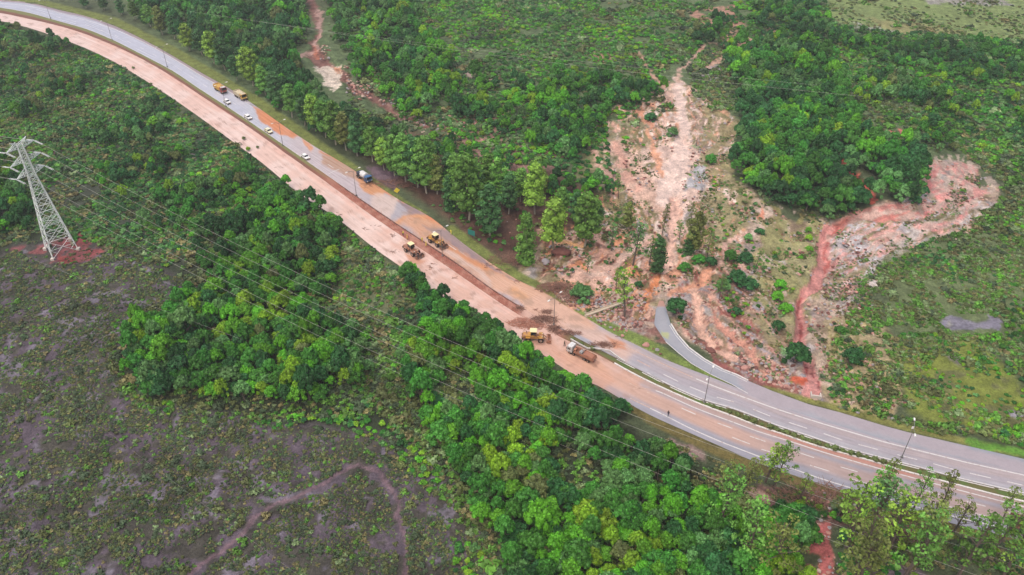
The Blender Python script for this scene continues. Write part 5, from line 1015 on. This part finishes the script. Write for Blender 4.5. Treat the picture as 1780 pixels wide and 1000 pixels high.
# ------------------------------------------------------------------ people
M_skin = mat('skin', (150,105,80), .6); M_hair = mat('hair_dark', (40,32,28), .7)
def make_person(top, legs, hat=None, vest=None, pose=0):
    """one skinned body: feet on the ground, 1.72 m tall"""
    root = empty('person'); V = []; E = []; Rd = []
    def add(p, r, par=None):
        V.append(p); Rd.append(r)
        if par is not None: E.append((par, len(V) - 1))
        return len(V) - 1
    pel = add((0,0,.94), .13); sp_ = add((0,0,1.12), .12, pel); ch = add((.01,0,1.33), .14, sp_); nk = add((.02,0,1.48), .055, ch); hd = add((.03,0,1.58), .085, nk); hd2 = add((.03,0,1.66), .075, hd)
    for s in (1, -1):
        st = .14 * s * (1 if pose != 1 else 1.6)
        hp = add((0, s * .1, .9), .095, pel); kn = add((st * .6 + .04, s * .11, .5), .062, hp); an = add((st, s * .11, .09), .042, kn); add((st + .15, s * .12, .04), .038, an)
        sh = add((.01, s * .2, 1.4), .06, ch); el = add((.04 + (.1 if pose == 1 else 0), s * .26, 1.14), .042, sh); wr = add(((.28, .05, .22)[pose], s * .25, (1.12, .92, 1.0)[pose]), .03, el)
        wv = Vector(V[wr]); d = (wv - Vector(V[el])).normalized(); pm = add(tuple(wv + d * .07), .034, wr)
        for k in range(4):
            f0 = wv + d * .1 + Vector((0, 0, .012)) * (k - 1.5) * 2; a = add(tuple(f0), .01, pm); a2 = add(tuple(f0 + d * (.035 + .004 * (k % 3))), .009, a); add(tuple(f0 + d * .055 + Vector((0, -s * .025, 0))), .008, a2)
        th = add(tuple(wv + d * .04 + Vector((.02, -s * .03, .015))), .011, pm); add(tuple(wv + d * .075 + Vector((.03, -s * .04, .02))), .009, th)
    me = bpy.data.meshes.new('body'); me.from_pydata(V, E, []); me.materials.append(M_skin); o = link('body', me, root); md = o.modifiers.new('skin', 'SKIN'); md.use_smooth_shade = True
    for i, v in enumerate(me.skin_vertices[0].data): v.radius = (Rd[i], Rd[i]); v.use_root = (i == pel)
    sb = o.modifiers.new('sub', 'SUBSURF'); sb.levels = sb.render_levels = 1
    b = MB(); b.bar((0,0,.9), (.005,0,1.16), .17, 12, .165); b.bar((.005,0,1.16), (.01,0,1.44), .165, 12, .15)
    for s in (1, -1): b.bar((.01, s * .17, 1.42), (.035, s * .255, 1.15), .075, 8, .06)
    b.build('jacket', top, root)
    b = MB()
    for s in (1, -1):
        st = .14 * s * (1 if pose != 1 else 1.6); b.bar((0, s * .09, .96), (st * .6 + .04, s * .11, .5), .115, 8, .085); b.bar((st * .6 + .04, s * .11, .5), (st, s * .11, .1), .085, 8, .065)
    b.build('trousers', legs, root); b = MB()
    for s in (1, -1): st = .14 * s * (1 if pose != 1 else 1.6); b.box((st + .06, s * .115, .05), (.27, .1, .1), bevel=.02)
    b.build('boots', M_hair, root)
    b = MB(); b.bar((.02,0,1.62), (.02,0,1.72), .105, 10, .085); b.bar((.02,0,1.72), (.02,0,1.76), .085, 10, .04)
    if hat: b.box((.1, 0, 1.64), (.14, .16, .02))
    b.build('helmet' if hat else 'hair', hat or M_hair, root); MB().box((.125, 0, 1.58), (.03, .025, .045), bevel=.008).build('nose', M_skin, root)
    for s in (1, -1): MB().box((.108, s * .035, 1.61), (.012, .022, .012)).build('eye', M_hair, root); MB().box((.02, s * .088, 1.59), (.04, .02, .06), bevel=.006).build('ear', M_skin, root)
    if vest: MB().bar((.008,0,1.0), (.008,0,1.42), .185, 12, .17).build('vest', vest, root)
    return root
M_hv = mat('hi_vis_yellow', (240,226,60), .6, 0, .85); M_hvo = mat('hi_vis_orange', (246,190,80), .6, 0, .85); M_navy = mat('navy_cloth', (52,56,72), .8); M_jean = mat('jean_cloth', (70,80,104), .8); M_grc = mat('green_grey_cloth', (92,98,84), .8)
PE = [(701,410,M_hv,M_navy,0,M_hv,'person in yellow high-visibility clothing standing first on the muddy median'),(708,416,M_hvo,M_hvo,0,M_hvo,'person in orange-yellow overalls standing on the median beside the brush'),(734,421,M_hv,M_hvo,2,M_hv,'person in yellow jacket walking on the median behind the muddy loader'),(741,428,M_hv,M_hv,0,M_hvo,'person in full yellow rain suit on the median next to the muddy loader'),(784,407,M_hv,M_hv,1,M_hv,'person in lime yellow suit standing at the grass verge above the loader'),(981,601,M_grc,M_grc,0,None,'person in dull green clothes standing in the mud before the flatbed truck'),(1161,723,M_navy,M_jean,1,None,'person in dark clothes walking alone on the lower carriageway edge line')]
for i, (px, py, a, l, ps, vs, lb) in enumerate(PE):
    o = make_person(a, l, M_hv if vs else None, vs, ps); x, y = W(px, py, .1); o.location = (x, y, .08 if py > 500 or i == 4 else .16); o.rotation_euler.z = rh(px) + (i * 1.3); tag(o, lb, 'person', None)
    if i == 4: o.location.z = float(Hg(x, y)) - .0
# ------------------------------------------------------------------ signs, guard rail, culvert, rubble, brush
sg = empty('warning_sign'); MB().bar((0,0,-.2), (0,0,2.4), .05, 8).build('post', M_pole, sg); MB().box((0, -.06, 2.9), (1.5, .05, 1.5), rot=Matrix.Rotation(R(45), 3, 'Y').to_euler(), bevel=.01).build('panel', mat('sign_yellow', (240,220,20), .4, 0, .8, .03), sg)
x, y, z = Wt(691, 344); sg.location = (x, y, 0); sg.rotation_euler.z = R(20); tag(sg, 'yellow diamond warning sign on a post at the verge', 'sign')
sg = empty('direction_board'); b = MB(); b.bar((-.9,0,-.2), (-.9,0,2.6), .06, 8).bar((.9,0,-.2), (.9,0,2.6), .06, 8).build('post', M_pole, sg); MB().box((0, -.08, 2.5), (2.6, .06, 1.9), bevel=.01).build('panel', mat('sign_teal', (30,140,130), .5, 0, .7), sg)
x, y, z = Wt(820, 416); sg.location = (x, y, z); sg.rotation_euler.z = R(-30); tag(sg, 'teal board on two posts among the verge bushes', 'sign')
for px, py, lb in ((1583,752,'white verge marker post at the highway curve'),(1418.5,692,'')):
    if lb: x, y, z = Wt(px, py); o = empty('marker_post', (x, y, 0)); MB().bar((0,0,-.1), (0,0,1.6), .06, 8).build('post', M_pole, o); MB().box((0, -.05, 1.7), (.6, .06, .8), bevel=.02).build('panel', M_head, o); tag(o, lb, 'marker')
x, y = W(1418, 693); cv = empty('culvert_head', (x, y, -.5), R(-12)); MB().box((0, 0, .7), (2.0, .35, 1.7), bevel=.04).build('headwall', M_conc, cv)
for s in (1, -1): MB().box((s * 1.1, .7, .55), (.3, 1.7, 1.4), bevel=.04).build('wing_wall', M_conc, cv)
tag(cv, 'pale concrete culvert headwall where the red stream meets the highway', 'culvert')
x0, y0, z0 = Wt(1019, 549); x1, y1, z1 = Wt(1081, 527); dch = MB(); d = Vector((x1 - x0, y1 - y0, 0)); an = math.atan2(d.y, d.x); zm = max(z0, z1) + .55
dch.box((0, 0, 0), (d.length, .9, .12), bevel=.02).box((0, .5, .12), (d.length, .14, .3)).box((0, -.5, .12), (d.length, .14, .3)); o = dch.build('drain_chute', mat('chute_concrete', (214,196,170), .85), None, ((x0+x1)/2, (y0+y1)/2, zm - .35), an); tag(o, 'straight pale concrete drain chute crossing the grass verge', 'drain')
gr = empty('guard_rail', (0, 0, 0)); pts = [pxw(a, c, 1.0) for a, c in ((992,590),(1006,598),(1022,604),(1034,605),(1046,608),(1060,611),(1072,620),(1086,629))]; b = MB(); pts[2].z = .5; pts[3].z = .8; pts[5].z = 1.1
for a, c in zip(pts[:-1], pts[1:]):
    for dz in (0, .22): b.bar(a + Vector((0, 0, dz)), c + Vector((0, 0, dz)), .13, 4)
b.build('rail', mat('rail_white', (232,230,230), .4, .2, .8), gr)
for p in pts[::2]: MB().bar((p.x, p.y, 0), (p.x, p.y, p.z + .1), .08, 4).build('post', M_pole, gr)
tag(gr, 'bent pale guard rail torn loose on the median behind the flatbed truck', 'guard rail')
M_brush = mat('dead_brush', (160,116,98), .9, 0, None, .4); M_brush2 = mat('mud_brush', (216,146,120), .85, 0, None, .35)
def brush(name, px, py, wx, wy, n, hgt, m, label, seed, L=1.1, r=.06, road=True):
    rng = random.Random(seed); b = MB(); cx, cy = W(px, py) if road else Wt(px, py)[:2]
    for i in range(int(n * 1.7)):
        a = rng.uniform(0, 6.28); q = rng.random() ** .75; x = cx + wx * q * math.cos(a); y = cy + wy * q * math.sin(a); z = (.1 if road else float(Hg(x, y))) + hgt * (1 - q) * rng.random(); t = rng.uniform(0, 6.28); l = L * rng.uniform(.4, 1.3); dz = rng.uniform(-.1, .6) * l * .6
        b.bar((x, y, z), (x + l * math.cos(t), y + l * math.sin(t), z + dz), r * rng.uniform(.5, 1.5), 4, r * .3)
    return tag(b.build(name, m), label, 'debris', None, 'stuff')
for k, (px, py, wx, wy, n, h, m, lb) in enumerate(((968,502,6,3,420,1.6,M_brush,'heap of uprooted brown brush at the end of the grass verge'),(990,520,4,3,200,1.4,M_brush,'tangled brown brush beside the round grey green bush'),(908,562,4,2,190,1.2,M_brush2,'reddish brush heap on the broken median end'),(945,557,4.2,2,230,1.5,M_brush,'brown brush heap in front of the lone lamp in the mud'),(925,568,4,1.6,120,.8,M_brush2,'scattered reddish brush between the two heaps'),(963,572,1.8,1.3,110,1.2,M_brush,'dark brush around the lamp foot in the mud'),(903,537,1.4,1,60,.8,M_brush,'small dark brush knot at the buried median tip'),(975,555,.01,.01,1,.1,M_brush,''),(950,543,1.4,.8,50,.6,M_brush,'small brown branch lying in the pink mud'),(1048,600,4,1.2,110,.8,M_brush,'brush caught under the bent guard rail'),(985,580,4,1,120,.9,M_brush,'scrubby debris on the median tip before the flatbed'))):
    if lb: brush('brush_debris', px, py, wx, wy, n, h, m, lb, 40 + k)
b = MB(); rng = random.Random(5)      # brush along the muddy median
for i in range(900):
    px = rng.uniform(590, 905); f = rng.random(); x, y = W(px, yl(ME, px) * (1 - f) + yl(NE, px) * f); t = rng.uniform(0, 6.28); l = rng.uniform(.3, 1.1); b.bar((x, y, .15), (x + l * math.cos(t), y + l * math.sin(t), .2 + rng.uniform(0, .6)), .05, 3, .02)
tag(b.build('median_debris', M_brush2), 'broken reddish brush strewn along the muddy median', 'debris', None, 'stuff')
b = MB()
for px, py, n in ((634,397,5),(680,410,8),(684,438,10),(745,465,9),(752,460,6),(788,482,6),(865,468,14),(842,460,7),(847,463,6),(895,488,8),(932,540,6),(1075,585,3),(560,350,4),(590,372,4),(480,290,3),(648,395,4)):
    for i in range(n):
        x, y = W(px + rng.gauss(0, 4), py + rng.gauss(0, 2)); t = -.6 + rng.gauss(0, .5); l = rng.uniform(.4, 1.6); b.bar((x, y, .08), (x + l * math.cos(t), y + l * math.sin(t), .12 + rng.uniform(0, .25)), .07, 4, .03)
tag(b.build('road_debris', M_brush), 'dark sticks and clods scattered over the flooded carriageways', 'debris', None, 'stuff')
# bare brush below the lower carriageway and fallen trunks
for px, py, wx, wy, n, h, lb, sd in ((1415,865,9,4,240,1.6,'bare brown brush on the reddish bank below the highway',81),(1560,925,7,3,220,1.8,'bare brown brush under the thin trees of the highway bank',82),(860,462,1,1,1,.1,'',83),(700,320,14,3,260,.8,'dead brown sticks under the tall trees behind the verge',84),(900,452,9,3,200,.8,'dead sticks at the foot of the stout tall tree',85)):
    if lb: brush('dead_brush', px, py, wx, wy, n, h, M_brush, lb, sd, 2.2, .06, False)
# median shrubs
k = 0; mb = []
for px in list(range(1240, 1560, 14)) + [1598, 1628, 1655, 1780] + [1010, 1030, 995]:
    x, y = W(px, yl(ME, px) * .3 + yl(NE, px) * .7); s = random.uniform(.45, .9)
    if px in (1360, 1402, 1465, 1507): s *= 1.5
    o = link('median_shrub', BU[5, k % 2], None, (x, y, .1), random.uniform(0, 6)); o.scale = (s * 1.3, s, s * 1.2); mb.append((px, o)); k += 1
for n, (px, o) in enumerate(sorted(mb, key=lambda a: a[0])): tag(o, f'brown dry shrub on the highway median, {(["","twenty-","thirty-"][n // 10 - 1] if n >= 20 else "") + ("first second third fourth fifth sixth seventh eighth ninth tenth eleventh twelfth thirteenth fourteenth fifteenth sixteenth seventeenth eighteenth nineteenth twentieth".split()[n % 10 if n >= 20 else n])} counting from the broken end', 'shrub', 'dry shrubs along the median')
# small saplings standing in the flooded lower carriageway
for px, py, s, lb in ((424,243,.9,'small olive sapling standing in the pink flood'),(432,262,1.1,'wide olive sapling clump at the edge of the pink flood'),(448,258,.7,'brownish sapling at the edge of the pink flood'),(232,120,.8,'grey sapling at the flooded far carriageway edge'),(263,148,.7,'little grey sapling at the flooded carriageway edge')):
    x, y = W(px, py); o = link('sapling', BU[5 if s < 1 else 3, 0], None, (x, y, .05), 1.); o.scale = (s, s * .8, s * 1.3); tag(o, lb, 'sapling')
# boulders and rubble
def rock_mesh(seed, m):
    bm = bmesh.new(); bmesh.ops.create_icosphere(bm, subdivisions=2, radius=1); rng = np.random.default_rng(seed); off = rng.uniform(0, 50)
    for v in bm.verts:
        n = float(vn(v.co.x * 1.3 + off, v.co.y * 1.3 + v.co.z * 1.7, seed)); v.co *= .7 + .55 * n; v.co.z *= .62
    me = bpy.data.meshes.new('boulder'); bm.to_mesh(me); bm.free(); me.materials.append(m); return me
RK = [rock_mesh(s, m) for s, m in enumerate((mat('rock_pale', (206,178,160), .9, 0, None, .3), mat('rock_grey', (168,160,164), .85, 0, None, .3), mat('rock_brown', (132,82,72), .9, 0, None, .3), mat('rock_pink', (206,150,136), .9, 0, None, .3)))]
rp = []
for i, (px, py, s, t, lb) in enumerate(((976,440,2.3,2,'big brown boulder under the tall trees by the silt'),(948,455,1.2,1,'grey boulder beside the stout tall tree'),(1130,565,.9,0,'pale boulder at the slip road edge'),(1122,600,.8,3,'pinkish boulder on the verge under the slip road'),(1010,440,.8,0,'pale block on the silt flat'),(1235,610,1.1,2,'dark boulder in the eroded gullies'),(1296,640,.9,3,'pink block above the slip road'),(1395,655,.9,1,'grey slab beside the red stream mouth'))):
    x, y, z = Wt(px, py); o = link('boulder', RK[t], None, (x, y, z + .1 * s), i * 1.1); o.scale = (s * 1.3, s, s); tag(o, lb, 'boulder'); rp.append(o)
P = []; I = []; Sc = []
for poly, sp, th, s0, s1 in (([(1140,500),(1160,590),(1240,640),(1380,680),(1380,640),(1280,600),(1200,540),(1180,490)], .9, .5, .12, .5), ([(940,430),(1130,420),(1140,600),(1000,550)], 1.0, .52, .12, .5), (bowl, 1.7, .55, .15, .55), ([(1280,830),(1420,850),(1480,880),(1640,930),(1450,1010),(1380,1010)], 1.2, .5, .12, .45), ([(640,262),(820,385),(920,450),(960,430),(860,350),(740,280)], 1.8, .62, .1, .3), ([(540,60),(600,110),(720,190),(850,215),(850,240),(700,220),(560,150)], 2.0, .45, .2, .7)):
    X, Y, Z, px, py, rg = scatter(poly, sp, 3000 + len(P)); nz = fbm(X, Y, 6, 3, 12); f = (nz > th) & (road_clear(X, Y) > .8) & off_flow(px, py, .7) & ~inside(px, py, [(538,105),(598,105),(598,165),(538,165)])
    for a in np.nonzero(f)[0]: P.append((X[a], Y[a], Z[a])); I.append(int(rg.integers(len(rp)))); s = rg.uniform(s0, s1); Sc.append((s * 1.3, s, s))
gn_scatter('rubble', P, I, RNG.uniform(0, 6.28, len(P)), Sc, rp, 'pink and grey stones littering the landslide ground', 'rubble')
# footing soil mounds by the pylon are part of the painted soil; small concrete caps show at each leg
for o in COL.objects:
    if o.name.startswith('eucalyptus') or o.name.startswith('feathery'): pass

# ------------------------------------------------------------------ thin rain haze
hz = MB().box((0, 300, 75), (2400, 1600, 160)).build('haze', None) if False else None
hm = bpy.data.materials.new('haze_air'); hm.use_nodes = True; hn = hm.node_tree.nodes; hn.clear(); ho = hn.new('ShaderNodeOutputMaterial'); hv = hn.new('ShaderNodeVolumePrincipled')
hv.inputs['Color'].default_value = (.93, .95, 1, 1); hv.inputs['Density'].default_value = .0002; hv.inputs['Anisotropy'].default_value = .2; hm.node_tree.links.new(hv.outputs[0], ho.inputs['Volume'])
b = MB(); b.box((0, 2350, 67), (8400, 5400, 156)); o = b.build('haze', hm); tag(o, 'thin pale rain haze over the valley', 'haze', None, 'stuff')
S.cycles.volume_bounces = 0
